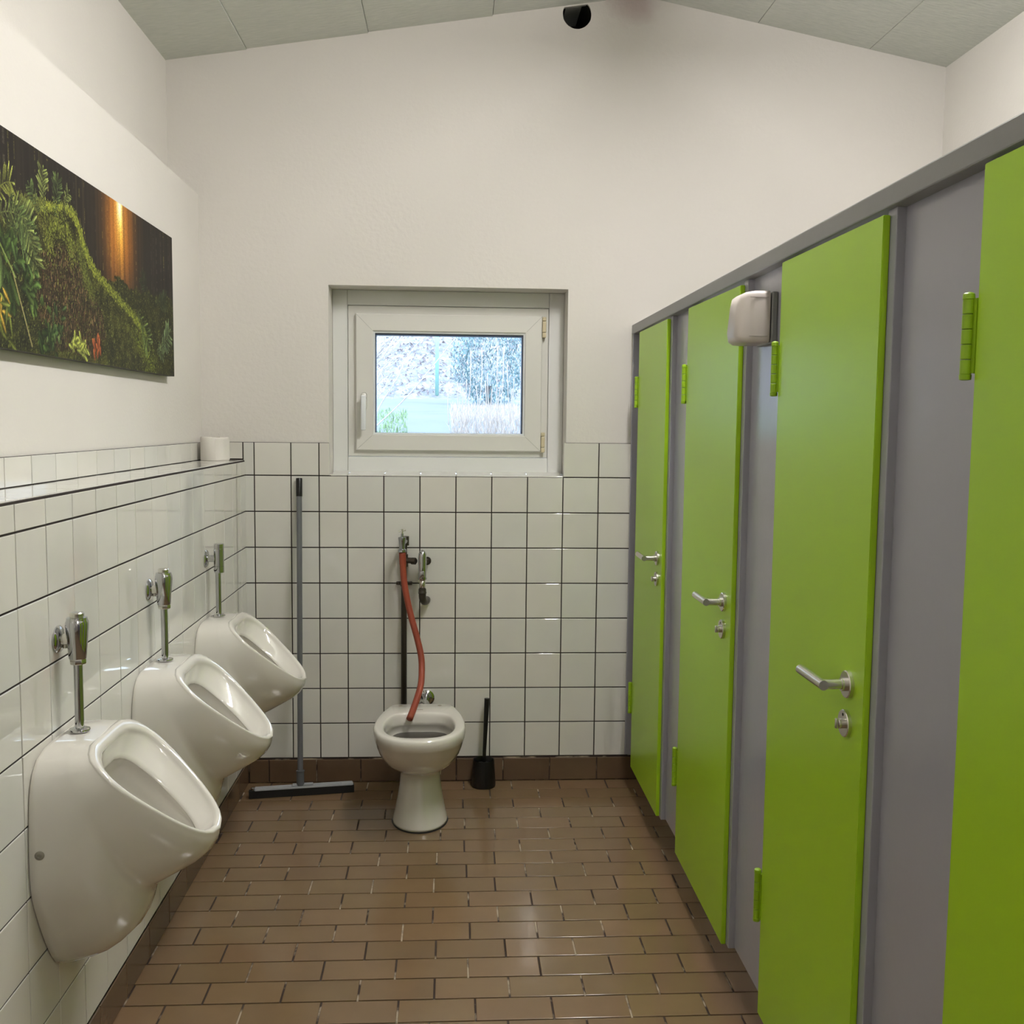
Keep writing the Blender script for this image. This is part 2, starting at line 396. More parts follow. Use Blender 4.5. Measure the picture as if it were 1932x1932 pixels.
bm = BM(); ringbox(bm, -.4475, .408, 1.3825, 2.022, .05, YB+.004, YB+.075, .003); struct('window_frame', bm, pvc, win_o)
bm = BM(); ringbox(bm, -.413, .380, 1.409, 1.987, (.074, .074, .069, .074), YB-.016, YB+.06, .004); sash = struct('sash', bm, pvc, win_o)
bm = BM(); ringbox(bm, -.341, .308, 1.476, 1.915, .009, YB-.010, YB+.06, .003); struct('glazing_bead', bm, mat('bright_bead', S(236, 240, 240), .3), sash)
bm = BM(); ringbox(bm, -.3335, .3005, 1.4825, 1.9085, (.004, .006, .003, .008), YB-.004, YB+.06, .001); struct('gasket', bm, gasket, sash)
# mitre seams
bm = BM()
for (xa, za), (xb, zb) in (((-.413, 1.987), (-.345, 1.919)), ((.380, 1.987), (.312, 1.919)), ((-.413, 1.409), (-.345, 1.472)), ((.380, 1.409), (.312, 1.472))):
    tube(bm, [(xa, YB-.0163, za), (xb, YB-.0163, zb)], .0005, 4)
struct('mitre_seam', bm, mat('seam', S(160, 160, 152), .6), sash)
bm = BM(); box(bm, -.335, .303, YB+.012, YB+.016, 1.48, 1.911); struct('pane', bm, glass, win_o)
bm = BM(); box(bm, -.390, -.365, YB-.026, YB-.014, 1.583, 1.655, .010, 3); hb = struct('handle_plate', bm, pvc, win_o)
bm = BM(); tube(bm, [(-.378, YB-.02, 1.632), (-.378, YB-.052, 1.632)], .010, 14); box(bm, -.3885, -.3675, YB-.062, YB-.046, 1.494, 1.642, .006, 3)
obj('window_handle', bm, mat('white_handle', S(232, 236, 238), .25), hb, 'auto')
for z0, z1 in ((1.896, 1.984), (1.406, 1.493)):
    bm = BM(); zm = [z0, z0+(z1-z0)*.25, z0+(z1-z0)*.8, z1]
    for a, b_ in zip(zm, zm[1:]): box(bm, .3795, .3955, YB-.026, YB+.004, a+.0007, b_-.0007, .003)
    struct('hinge', bm, beige_pl, win_o)

# ------------------------------------------------------------------ cubicle partition
XD = .744
hinges = [4.04, 3.198, 2.285, 1.410, .50]; frees = [3.512, 2.616, 1.743, .845, -.06]
part = thing('cubicle_partition', 'grey painted toilet cubicle front with long head rail and fixed panels', 'partition', (.78, 2.0, 0))
bm = BM(); box(bm, XD, XD+.045, YF, D-.002, 1.906, 1.944, .003); obj('head_rail', bm, grey_r, part)
XP = .757
def wob(z, s): return .006*noise.noise(Vector((s, z*3, 0)))
segs = [(4.04, D-.012)]+[(hinges[k+1], frees[k]) for k in range(4)]+[(YF, frees[4])]
for k, (a, b_) in enumerate(segs):
    bm = BM(); box(bm, XP+.017, XP+.05, a+.002, b_-.002, .112, 1.908, .0)
    # ragged lower edge as in old painted board
    o = obj('panel', bm, grey_p, part)
for y in hinges:      # post beside each hinge
    bm = BM(); box(bm, XP, XP+.04, y-.012, y+.024, .108, 1.9065, .002); obj('post', bm, grey_p, part)
for y in frees:       # post beside each closing edge
    bm = BM(); box(bm, XP, XP+.04, y-.024, y+.012, .108, 1.9065, .002); obj('post', bm, grey_p, part)
bm = BM(); box(bm, XP-.010, XP+.02, D-.022, D-.012, .112, 1.906, .002); obj('post', bm, grey_p, part)
for (a, b_) in segs[1:]:   # walls between the cubicles
    ym = (a+b_)/2; bm = BM(); box(bm, XP+.051, XR-.002, ym-.015, ym+.015, .112, 1.944); obj('divider', bm, grey_p, part)

def hinge_bm(y, z0, z1):
    bm = BM(); c = (XD-.0045, y+.017, 0); h = z1-z0
    n_ = 5; seg = (h-.012)/n_
    lathe(bm, [(z0-.002, .004), (z0-.001, .0082), (z0+.006, .0088), (z0+.0065, .0075)], c, (0, 0, 1), 16)
    for i in range(n_):
        a = z0+.006+i*seg
        lathe(bm, [(a+.0005, .0074), (a+.0012, .008), (a+seg-.0012, .008), (a+seg-.0005, .0074)], c, (0, 0, 1), 16)
    lathe(bm, [(z1-.0065, .0075), (z1-.006, .0088), (z1+.001, .0082), (z1+.003, .006), (z1+.0045, .0005)], c, (0, 0, 1), 16)
    box(bm, XD-.001, XD+.012, y+.001, y+.016, z0+.008, z1-.006)
    return bm
dl = ['lime green cubicle door farthest from viewer, against the tiled back wall',
      'lime green cubicle door, second from the window wall, left of the white wall dispenser',
      'lime green cubicle door right of the white wall dispenser, lever and lock fully visible',
      'lime green cubicle door nearest the viewer, cut off by the right edge',
      'lime green cubicle door behind the viewer']
for k in range(4):
    yh, yf = hinges[k], frees[k]
    t = thing('stall_door', dl[k], 'door', (XD, (yh+yf)/2, .115), 'lime green cubicle doors')
    bm = BM(); r_ = box(bm, XD, XD+.0125, yf, yh, .114, 1.8995)
    sag = (.001, .006, .003, .0)[k]
    for v in bm.verts:
        if v.co.y < (yh+yf)/2: v.co.z -= sag
        v.co.x += .0
    bmesh.ops.bevel(bm, geom=list(bm.edges), offset=.0014, segments=2, affect='EDGES')
    # door body is thicker behind, closing into the frame
    obj('door_leaf', bm, green, t)
    for z0, z1 in ((1.600, 1.720), (.338, .464)):
        obj('hinge', hinge_bm(yh, z0, z1), green_d, t, 'auto', label='green painted barrel hinge')
    yk = yf+.068; zk = 1.049
    bm = BM(); lathe(bm, [(0, .026), (.007, .026), (.0085, .0245), (.0085, .001)], (XD, yk, zk), (-1, 0, 0), 32)
    lathe(bm, [(.006, .0125), (.016, .0125), (.016, .009)], (XD, yk, zk), (-1, 0, 0), 24); rose_bm = bm
    # lever: out from the door, then along it
    bm = BM(); x1 = XD-.052
    tube(bm, [(XD-.010, yk, zk), (x1-.0, yk+.000, zk), ], .0095, 18)
    tube(bm, [(x1, yk-.0095, zk), (x1, yk+.118, zk)], .0095, 18)
    lv_o = obj('lever_handle', bm, steel, t, 'auto', label='angled brushed steel lever handle'); obj('rose', rose_bm, steel, lv_o, 'auto')
    zl = .973; yk2 = yk+.004
    bm = BM(); lathe(bm, [(0, .026), (.0065, .026), (.008, .0245), (.008, .001)], (XD, yk2, zl), (-1, 0, 0), 32); lk = obj('lock_rose', bm, steel, t, 'auto', label='round brushed steel lock rose')
    bm = BM(); lathe(bm, [(.006, .0095), (.016, .0095), (.017, .0085), (.017, .001)], (XD, yk2, zl), (-1, 0, 0), 24)
    box(bm, XD-.022, XD-.015, yk2-.0035, yk2+.0035, zl-.0095, zl+.0095, .001)
    obj('thumb_turn', bm, steel, lk, 'auto')
    bm = BM(); lathe(bm, [(.0081, .003), (.0084, .003)], (XD, yk2, zl+.017), (-1, 0, 0), 12); obj('keyhole', bm, black_hole, lk)

# ------------------------------------------------------------------ wall dispenser on the panel
t = thing('wall_dispenser', 'small white plastic dispenser box on the grey panel between two green doors', 'dispenser', (XP+.017, 2.44, 1.70))
xb = XP+.0165
bm = BM(); box(bm, xb-.014, xb, 2.395, 2.515, 1.727, 1.850, .003); obj('back_plate', bm, grey_r, t)
bm = BM()
R = []
for x, yn, yf_, z0, z1 in ((xb-.017, 2.400, 2.520, 1.729, 1.853), (xb-.050, 2.402, 2.518, 1.728, 1.853), (xb-.070, 2.408, 2.514, 1.729, 1.850), (xb-.082, 2.418, 2.507, 1.735, 1.842), (xb-.088, 2.432, 2.495, 1.747, 1.826)):
    pts = []
    rr = .012
    for cx_, cz_, a0 in ((yf_-rr, z1-rr, 0), (yn+rr, z1-rr, 90), (yn+rr, z0+rr, 180), (yf_-rr, z0+rr, 270)):
        for j in range(5):
            a = math.radians(a0+j*22.5); pts.append(Vector((x-(.008*(1-(cz_-z0)/(z1-z0)) if x < xb-.03 else 0), cx_+rr*math.cos(a), cz_+rr*math.sin(a))))
    R.append(pts)
rings(bm, R, True, True); obj('cover', bm, card, t, 'auto')
for z in (1.836, 1.744):
    bm = BM(); box(bm, xb-.066, xb-.022, 2.3996, 2.402, z, z+.0008); obj('seam', bm, mat('dispenser_seam', S(150, 142, 136), .5), t)

# ------------------------------------------------------------------ urinals
def resample(pts, n):
    pts = [Vector((a, b_, 0)) for a, b_ in pts]; c = catmull(pts, 8); d = [0]
    for a, b_ in zip(c, c[1:]): d.append(d[-1]+(b_-a).length)
    out = []; j = 0
    for i in range(n):
        s = d[-1]*i/(n-1)
        while j < len(d)-2 and d[j+1] < s: j += 1
        f = (s-d[j])/max(d[j+1]-d[j], 1e-9); p_ = c[j].lerp(c[j+1], f); out.append((p_.x, max(p_.y, 0)))
    out[0] = (out[0][0], 0); out[-1] = (out[-1][0], 0); return out
NH = 26
L = lambda *a: list(a)
o_wall = resample([(0, 0), (0, .05), (.003, .088), (.02, .127), (.063, .154), (.12, .169), (.2, .177), (.34, .183), (.49, .183), (.58, .176), (.67, .157), (.82, .118), (.93, .080), (.985, .045), (1, 0)], NH)
o_rim = resample([(0, 0), (0, .06), (.008, .098), (.05, .132), (.1, .148), (.25, .162), (.4, .156), (.55, .140), (.7, .120), (.84, .094), (.93, .066), (.983, .034), (1, 0)], NH)
o_in = resample([(.085, 0), (.085, .045), (.10, .085), (.16, .124), (.25, .140), (.4, .138), (.55, .125), (.7, .106), (.82, .083), (.91, .052), (.950, 0)], NH)
o_deep = resample([(.165, 0), (.165, .03), (.185, .056), (.25, .080), (.4, .088), (.55, .084), (.7, .072), (.82, .054), (.90, .028), (.925, 0)], NH)
def full(half, T, B, X_, y_c=0):
    """closed ring: T,B are (X,z) ends; half (s,w)"""
    pts = []
    for s, w_ in half: pts.append((T[0]+s*(B[0]-T[0]), -w_, T[1]+s*(B[1]-T[1])))
    for s, w_ in half[-2:0:-1]: pts.append((T[0]+s*(B[0]-T[0]), w_, T[1]+s*(B[1]-T[1])))
    return pts
def lerp_half(a, b_, t): return [(p_[0]+(q[0]-p_[0])*t, p_[1]+(q[1]-p_[1])*t) for p_, q in zip(a, b_)]
def urinal_body(cy):
    bm = BM(); R = []
    Bs = [(0, .335), (.03, .337), (.07, .348), (.105, .362), (.135, .382), (.165, .412), (.186, .448), (.195, .482), (.199, .506), (.216, .513), (.262, .538), (.300, .560), (.322, .580), (.335, .601), (.339, .614)]
    n = len(Bs)
    acc = [0]
    for a, b_ in zip(Bs, Bs[1:]): acc.append(acc[-1]+math.hypot(b_[0]-a[0], b_[1]-a[1]))
    for i, B in enumerate(Bs):
        t = acc[i]/acc[-1]
        T = (.094*t**.85, .846+.002*math.sin(t*math.pi))
        shape = lerp_half(o_wall, o_rim, t**1.0)
        ring = full(shape, T, B, 0)
        # the sides bulge outward around the lower bowl, waist under it
        out = []
        for x, y, z in ring:
            out.append((x, y, z))
        R.append(out)
    # rim: outer edge, crest, inner edge (offset along the rim normal)
    T, B = (.094, .846), (.340, .622); dx, dz = B[0]-T[0], B[1]-T[1]; l = math.hypot(dx, dz); nx, nz = -dz/l, dx/l
    nx, nz = (nx, nz) if nx > 0 else (-nx, -nz)
    def off(ring, h): return [(x+nx*h, y, z+nz*h) for x, y, z in ring]
    for t, h in ((0.0, .0), (.06, .0035), (.2, .006), (.5, .006), (.8, .004), (.96, .0), (1.0, -.005)):
        R.append(off(full(lerp_half(o_rim, o_in, t), T, B, 0), h))
    # inside band going in, then undercut and bowl
    base = full(o_in, T, B, 0)
    c = [sum(p_[k] for p_ in base)/len(base) for k in range(3)]
    def sc_(ring, s): return [(c[0]+(x-c[0])*s, y*s, c[2]+(z-c[2])*s) for x, y, z in ring]
    for t_, h in ((.10, -.012), (.45, -.026), (.85, -.040), (.97, -.0445), (1.0, -.048)):
        R.append(off(full(lerp_half(o_in, o_deep, t_), T, B, 0), -.0+h))
    T2, B2 = (T[0]+.165*(B[0]-T[0]), T[1]+.165*(B[1]-T[1])), (T[0]+.925*(B[0]-T[0]), T[1]+.925*(B[1]-T[1]))
    cxs, czs = (T2[0]+B2[0])/2, (T2[1]+B2[1])/2
    for sy, ss, dd in ((1.0, 1.0, .0495), (1.10, 1.02, .052), (1.30, 1.05, .060), (1.40, 1.06, .080), (1.40, 1.04, .105), (1.25, .98, .135), (.95, .8, .160), (.5, .5, .172), (.2, .2, .174)):
        ring = [(cxs+(x-cxs)*ss, y*sy, czs+(z-czs)*ss) for x, y, z in full(o_deep, T, B, 0)]
        R.append([(max(x, .022), y, max(z, .40)) for x, y, z in off(ring, -dd)])
    first = [(x, y*.985, .595+(z-.595)*.985) for x, y, z in R[0]]
    R[0] = [(x+.004, y, z) for x, y, z in R[0]]
    R.insert(0, first)
    R = [[Vector((XL+.0095+x, cy+y, z)) for x, y, z in r] for r in R]
    rings(bm, R, True, True)
    return bm
uc = [2.204, 2.861, 3.520]
ul = ['white ceramic wall urinal nearest the viewer, round bolt cap on its side', 'middle one of the three white wall urinals, chrome push valve above', 'white ceramic wall urinal farthest away, beside the corner with the squeegee']
proto = None
for k, cy in enumerate(uc):
    if not proto:
        t = thing('urinal', ul[0], 'urinal', (XL+.009, cy, .335), 'white urinals on the left wall')
        b_ = obj('bowl', urinal_body(cy), ceramic, t, True)
        proto = t; pb = b_
        for s in (-1, 1):
            bm = BM(); lathe(bm, [(-.002, .0095), (.0022, .0095), (.0035, .0075), (.0045, .004), (.003, .003), (.003, .0005)], (XL+.0315, cy+s*.1805, .647), (0.12, s, 0), 20)
            obj('bolt_cap', bm, mat('grey_cap', S(146, 141, 128), .45), t, 'auto', label='grey round bolt cap')
    else:
        t = proto.copy(); col.objects.link(t); t.location = (XL+.009, cy, .335); t['label'] = ul[k]
        for ch in proto.children:
            c = ch.copy(); col.objects.link(c); c.parent = t
# flush valves
vl = ['chrome urinal flush valve with tapered push head nearest the viewer', 'chrome urinal flush valve with tapered push head above the middle urinal', 'slim straight chrome urinal flush valve nearest the window wall']
def valve_tapered(cy, lab):
    xv = XL+.0515; t = thing('flush_valve', lab, 'valve', (xv, cy, .852), 'chrome flush valves above the urinals')
    bm = BM(); lathe(bm, [(0, .030), (.003, .0305), (.007, .027), (.011, .016), (.012, .008)], (XL+.0095, cy, 1.053), (1, 0, 0), 32); obj('wall_rose', bm, chrome, t, 'auto')
    bm = BM(); lathe(bm, [(0, .0125), (.030, .0125)], (XL+.014, cy, 1.053), (1, 0, 0), 20)
    lathe(bm, [(0, .006), (.008, .006)], (XL+.026, cy, 1.034), (0, 0, 1), 12); obj('inlet_arm', bm, steel, t, 'auto')
    bm = BM(); lathe(bm, [(1.010, .0175), (1.012, .0185), (1.060, .0225), (1.084, .0245), (1.092, .024), (1.094, .0225), (1.101, .0215), (1.102, .014)], (xv, cy, 0), (0, 0, 1), 12); obj('valve_body', bm, chrome, t, 'auto')
    bm = BM(); lathe(bm, [(1.100, .0145), (1.110, .0150), (1.1125, .013), (1.113, .001)], (xv, cy, 0), (0, 0, 1), 24); obj('push_button', bm, steel, t, 'auto')
    bm = BM(); lathe(bm, [(.999, .0165), (1.001, .0175), (1.009, .0175), (1.011, .0165)], (xv, cy, 0), (0, 0, 1), 8); obj('collar_nut', bm, steel, t, 'auto')
    bm = BM(); tube(bm, [(xv, cy, .853), (xv, cy, 1.0)], .0095, 20, False); obj('flush_pipe', bm, chrome, t, True)
    bm = BM(); lathe(bm, [(.8505, .0215), (.852, .0222), (.8545, .0215), (.857, .014), (.858, .0098)], (xv, cy, 0), (0, 0, 1), 28); obj('flange', bm, chrome, t, 'auto')
    return t
def dup(root, loc, lab):
    r = root.copy(); col.objects.link(r); r.location = loc; r['label'] = lab
    for ch in root.children:
        c = ch.copy(); col.objects.link(c); c.parent = r
    return r
v1 = valve_tapered(uc[0], vl[0]); dup(v1, (XL+.0515, uc[1], .852), vl[1])
cy = uc[2]; xv = XL+.0545
t = thing('flush_valve', vl[2], 'valve', (xv, cy, .852), 'chrome flush valves above the urinals')
bm = BM(); lathe(bm, [(0, .030), (.003, .0305), (.006, .027), (.009, .014)], (XL+.0095, cy, 1.052), (1, 0, 0), 32); obj('wall_rose', bm, chrome, t, 'auto')
bm = BM(); lathe(bm, [(0, .0125), (.036, .0125)], (XL+.014, cy, 1.052), (1, 0, 0), 24); obj('inlet_arm', bm, chrome, t, 'auto')
bm = BM(); lathe(bm, [(1.003, .0165), (1.004, .0175), (1.0255, .0175), (1.026, .0168), (1.0265, .0175), (1.0865, .0175), (1.087, .0168), (1.0875, .0175), (1.103, .0175), (1.1045, .016), (1.1045, .001)], (xv, cy, 0), (0, 0, 1), 32); obj('valve_body', bm, chrome, t, 'auto')
bm = BM(); tube(bm, [(xv-.003, cy, .853), (xv-.003, cy, 1.005)], .0095, 20, False); obj('flush_pipe', bm, chrome, t, True)
bm = BM(); lathe(bm, [(.8505, .0215), (.852, .0222), (.8545, .0215), (.857, .014), (.858, .0098)], (xv-.003, cy, 0), (0, 0, 1), 28); obj('flange', bm, chrome, t, 'auto')

# ------------------------------------------------------------------ toilet
TX = -.119
o_t = resample([(3.994, 0), (3.994, .055), (3.993, .10), (3.986, .118), (3.965, .128), (3.904, .146), (3.835, .161), (3.745, .171), (3.663, .168), (3.583, .143), (3.537, .103), (3.511, .055), (3.504, 0)], 24)
i_t = resample([(3.862, 0), (3.861, .05), (3.848, .09), (3.81, .115), (3.74, .130), (3.66, .129), (3.60, .110), (3.567, .078), (3.553, .04), (3.551, 0)], 24)
def tring(half, yf_, yb_, hw, z, y0=3.504, y1=3.994, w0=.171):
    a = []
    for y, w_ in half: a.append((TX-w_/w0*hw, yf_+(y-y0)/(y1-y0)*(yb_-yf_), z))
    for y, w_ in half[-2:0:-1]: a.append((TX+w_/w0*hw, yf_+(y-y0)/(y1-y0)*(yb_-yf_), z))
    return [Vector(p_) for p_ in a]
t = thing('toilet', 'white ceramic floor-standing toilet bowl without a seat, red hose hanging into it', 'toilet', (TX, 3.78, 0))
bm = BM(); R = []
oval = [(3.749+.245*math.cos(math.pi*i/23), .171*math.sin(math.pi*i/23)) for i in range(24)]; oval[0] = (3.994, 0); oval[-1] = (3.504, 0)
def mixh(k): return [(a[0]*(1-k)+b_[0]*k, a[1]*(1-k)+b_[1]*k) for a, b_ in zip(o_t, oval)]
for z, yf_, yb_, hw, k in ((.004, 3.655, 3.93, .106, .9), (.012, 3.656, 3.93, .105, .9), (.04, 3.672, 3.92, .098, .9), (.09, 3.694, 3.91, .088, .9), (.14, 3.711, 3.90, .080, .9), (.18, 3.723, 3.90, .0765, .9), (.198, 3.727, 3.90, .0765, .9),
                           (.203, 3.716, 3.90, .082, .8), (.212, 3.690, 3.91, .093, .7), (.230, 3.645, 3.93, .112, .6), (.260, 3.592, 3.955, .136, .4), (.295, 3.554, 3.97, .153, .25), (.330, 3.527, 3.98, .1635, .1), (.352, 3.514, 3.99, .168, 0), (.358, 3.509, 3.992, .170, 0), (.38, 3.504, 3.994, .1715, 0), (.392, 3.505, 3.994, .171, 0)):
    R.append(tring(mixh(k), yf_, yb_, hw, z))
R.append(tring(o_t, 3.508, 3.990, .168, .3975)); R.append(tring(o_t, 3.514, 3.985, .163, .4))
def iring(s, z, dy=0):
    cy_ = 3.70; a = []
    for y, w_ in i_t: a.append((TX-w_*s, cy_+(y-cy_)*s+dy, z))
    for y, w_ in i_t[-2:0:-1]: a.append((TX+w_*s, cy_+(y-cy_)*s+dy, z))
    return [Vector(p_) for p_ in a]
for s, z in ((1.06, .4005), (1.02, .3985), (1.0, .394), (.985, .385), (.975, .365), (.97, .355)): R.append(iring(s, z))
for s, z, dy in ((.99, .35, 0), (.97, .335, .01), (.92, .318, .02), (.82, .305, .03), (.6, .297, .03), (.3, .295, .03)): R.append(iring(s, z, dy))
rings(bm, R, True, True); bowl = obj('bowl', bm, ceramic, t, True)
bm = BM(); bm.faces.new([bm.verts.new(p_) for p_ in iring(.935, .322, .016)]); obj('water', bm, water_m, t)
for x in (-.203, -.047):
    bm = BM(); lathe(bm, [(0, .0085), (.0007, .0075)], (x, 3.962, .3998), (0, 0, 1), 20); obj('seat_bolt_hole', bm, scuff, t)
bm = BM(); box(bm, -.138, -.112, 3.903, 3.908, .3998, .4006); obj('maker_mark', bm, scuff, t)
# outlet elbow at the back
bm = BM(); tube(bm, catmull([(-.085, 3.85, .17), (-.08, 3.93, .17), (-.08, 4.02, .15), (-.08, 4.12, .15), (-.08, 4.205, .15)], 6), .046, 24); obj('outlet_pipe', bm, ceramic, t, True)
# chipped glaze marks at the foot
random.seed(11); bm = BM()
for x0, n_, dark in ((-.165, 16, 1), (-.082, 10, 0)):
    for i in range(n_):
        x = x0+random.uniform(-.013, .013); z = random.uniform(.045, .105)
        yy = 3.655+.045*min(z/.12, 1)
        # on the rounded front of the pedestal
        hw = .098-.09*(z-.04); f = (x-TX)/hw; y = (3.672+.42*(z-.04)*.95)+(.125*(1-math.sqrt(max(0, 1-f*f))))
        w_, h_ = random.uniform(.0006, .002), random.uniform(.002, .007)
        box(bm, x-w_, x+w_, y-.0012, y+.004, z-h_/2, z+h_/2)
bm.free()
bm = BM(); lathe(bm, [(0, .118), (.004, .108)], (TX, 3.765, -.0005), (0, 0, 1), 32)
for v in bm.verts: v.co.y = 3.792+(v.co.y-3.765)*1.22; v.co.x = TX+(v.co.x-TX)*.935
obj('foot_seal', bm, black_rub, t, label='dark sealant line around the foot')

# flush bend behind the toilet
t = thing('flush_pipe', 'short chrome flush pipe with wall rose just behind the toilet rim', 'pipe', (-.108, D-.012, .368))
bm = BM(); lathe(bm, [(0, .034), (.004, .034), (.010, .028), (.014, .020)], (-.106, D-.0095, .365), (0, -1, 0), 32); obj('wall_rose', bm, chrome, t, 'auto')
bm = BM(); tube(bm, [(-.112, D-.02, .365), (-.112, 3.999, .365)], .0215, 24); obj('pipe', bm, chrome, t, True)

# ------------------------------------------------------------------ pipework on the back wall
PX = -.2005; PY = 4.185
t = thing('water_pipe', 'dark painted vertical water pipe on the tiled wall behind the toilet', 'pipe', (PX, PY, 0))
bm = BM(); tube(bm, [(PX, PY, .002), (PX, PY, 1.0), (PX+.002, PY, 1.035)], .0122, 20); obj('pipe', bm, dark_pipe, t, True)
bm = BM(); lathe(bm, [(.93, .0165), (.982, .0165)], (PX, PY, 0), (0, 0, 1), 16); tube(bm, [(PX, PY, .957), (PX+.028, PY-.01, .957)], .0125, 16)
obj('tee_fitting', bm, dark_pipe, t, 'auto')
bm = BM(); lathe(bm, [(1.02, .015), (1.058, .015)], (PX+.006, PY-.006, 0), (0, 0, 1), 16); obj('end_cap', bm, dark_pipe, t, 'auto')
bm = BM(); tube(bm, [(PX+.02, PY-.010, .957), (-.150, PY-.03, .957)], .0105, 16); lathe(bm, [(0, .0145), (.018, .0145)], (-.168, PY-.024, .957), (1, -.4, 0), 8); obj('branch_pipe', bm, dark_pipe, t, 'auto')
bm = BM(); box(bm, -.2345, -.1665, 4.196, 4.206, .8505, .8655, .004); lathe(bm, [(.848, .0155), (.868, .0155)], (PX, PY, 0), (0, 0, 1), 16)
for x in (-.229, -.172): lathe(bm, [(0, .006), (.008, .005)], (x, 4.197, .858), (0, -1, 0), 8)
obj('pipe_clamp', bm, dark_pipe, t, 'auto')
t = thing('wall_valve', 'chrome self-closing toilet valve with black elbow, right of the red hose', 'valve', (-.1225, 4.13, .88))
bm = BM(); lathe(bm, [(.884, .0175), (.886, .0185), (.893, .0185), (.894, .016), (.900, .0165), (.975, .0175), (.992, .016), (1.002, .011), (1.008, .003)], (-.1225, 4.13, 0), (0, 0, 1), 28)
box(bm, -.132, -.113, 4.108, 4.13, .895, .922, .003)
obj('valve_body', bm, chrome, t, 'auto')
bm = BM(); lathe(bm, [(0, .017), (.012, .017), (.02, .012)], (-.104, 4.160, .957), (0, 1, 0), 20); tube(bm, [(-.122, 4.13, .957), (-.104, 4.16, .957), (-.104, 4.206, .957)], .011, 14); obj('inlet', bm, dark_pipe, t, 'auto')
bm = BM(); tube(bm, [(-.1225, 4.13, .842), (-.1225, 4.13, .888)], .0128, 20); obj('outlet_stub', bm, steel, t, True)
bm = BM(); lathe(bm, [(.826, .0172), (.829, .0178), (.832, .0165), (.846, .0155)], (-.1225, 4.13, 0), (0, 0, 1), 16)
tube(bm, catmull([(-.1225, 4.13, .832), (-.1215, 4.135, .806), (-.116, 4.152, .790), (-.108, 4.175, .786), (-.106, 4.209, .786)], 5), .0155, 18); obj('elbow', bm, dark_pipe, t, 'auto', label='black elbow fitting')
# tap
t = thing('tap', 'small chrome garden tap with cross handle above the red hose', 'tap', (-.204, 4.10, 1.0))
bm = BM(); lathe(bm, [(1.001, .013), (1.003, .017), (1.013, .017), (1.015, .0125), (1.03, .0125), (1.048, .0145), (1.060, .0165), (1.063, .0155), (1.0645, .006), (1.078, .005)], (-.204, 4.10, 0), (0, 0, 1), 24)
tube(bm, [(-.204, 4.10, 1.04), (-.198, 4.14, 1.04), (-.195, 4.178, 1.04)], .0115, 16); obj('tap_body', bm, mat('worn_chrome', S(170, 172, 176), .25, 1.), t, 'auto')
bm = BM(); lathe(bm, [(1.076, .004), (1.096, .004)], (-.204, 4.10, 0), (0, 0, 1), 12); tube(bm, [(-.219, 4.098, 1.087), (-.190, 4.102, 1.092)], .0032, 10); tube(bm, [(-.206, 4.086, 1.0895), (-.202, 4.114, 1.0895)], .0032, 10)
obj('handle', bm, steel, t, 'auto')
hp = [(-.2034, 4.1, 1.006), (-.2028, 4.1, 1.0), (-.2014, 4.1, .9548), (-.1966, 4.095, .8876), (-.1826, 4.085, .8077), (-.1642, 4.075, .7323), (-.1412, 4.06, .6536), (-.1239, 4.04, .5809), (-.1206, 4.01, .5202), (-.1245, 3.955, .4765), (-.144, 3.885, .4226), (-.1615, 3.825, .3870)]
hp[0] = (-.2034, 4.1, 1.0)
hp.pop(1)
t = thing('hose', 'red-brown rubber hose hanging from the tap into the toilet bowl', 'hose', (-.1615, 3.825, .3870))
c = catmull(hp, 7); bm = BM(); tube(bm, c, [.0142 if i < 8 else .0130 for i in range(len(c))], 18); obj('tube', bm, hose_m, t, True)
print_m = mat('dark_print', S(74, 30, 20), .6)
for rg_ in (range(30, 36), range(44, 54)):
  bm = BM()
  for i in rg_:
    a = Vector(c[i])+Vector((.0105, -.0075, 0)); b2 = Vector(c[i+1])+Vector((.0105, -.0075, 0)); tube(bm, [a, a.lerp(b2, .7)], .0009, 5)
  obj('printed_mark', bm, print_m, t)

# ------------------------------------------------------------------ toilet brush
t = thing('toilet_brush', 'black plastic toilet brush in a round holder on the floor right of the toilet', 'brush', (.137, 4.145, 0))
bm = BM(); bc = (.137, 4.145, 0)
lathe(bm, [(.0, .045), (.002, .0505), (.008, .0515), (.05, .0485), (.112, .0445), (.1155, .0435), (.112, .0410), (.05, .042), (.03, .0)], bc, (0, 0, 1), 36); obj('holder', bm, black_pl, t, 'auto')
bm = BM(); lathe(bm, [(.055, .004), (.058, .033), (.094, .034), (.100, .020), (.104, .007)], (.137, 4.145, 0), (0, 0, 1), 24); obj('brush_head', bm, black_rub, t, 'auto')
bm = BM(); tube(bm, [(.139, 4.145, .09), (.140, 4.147, .15), (.1445, 4.152, .25), (.150, 4.158, .374)], [.0072, .0077, .0092, .0115], 18); obj('handle', bm, black_pl, t, 'auto')

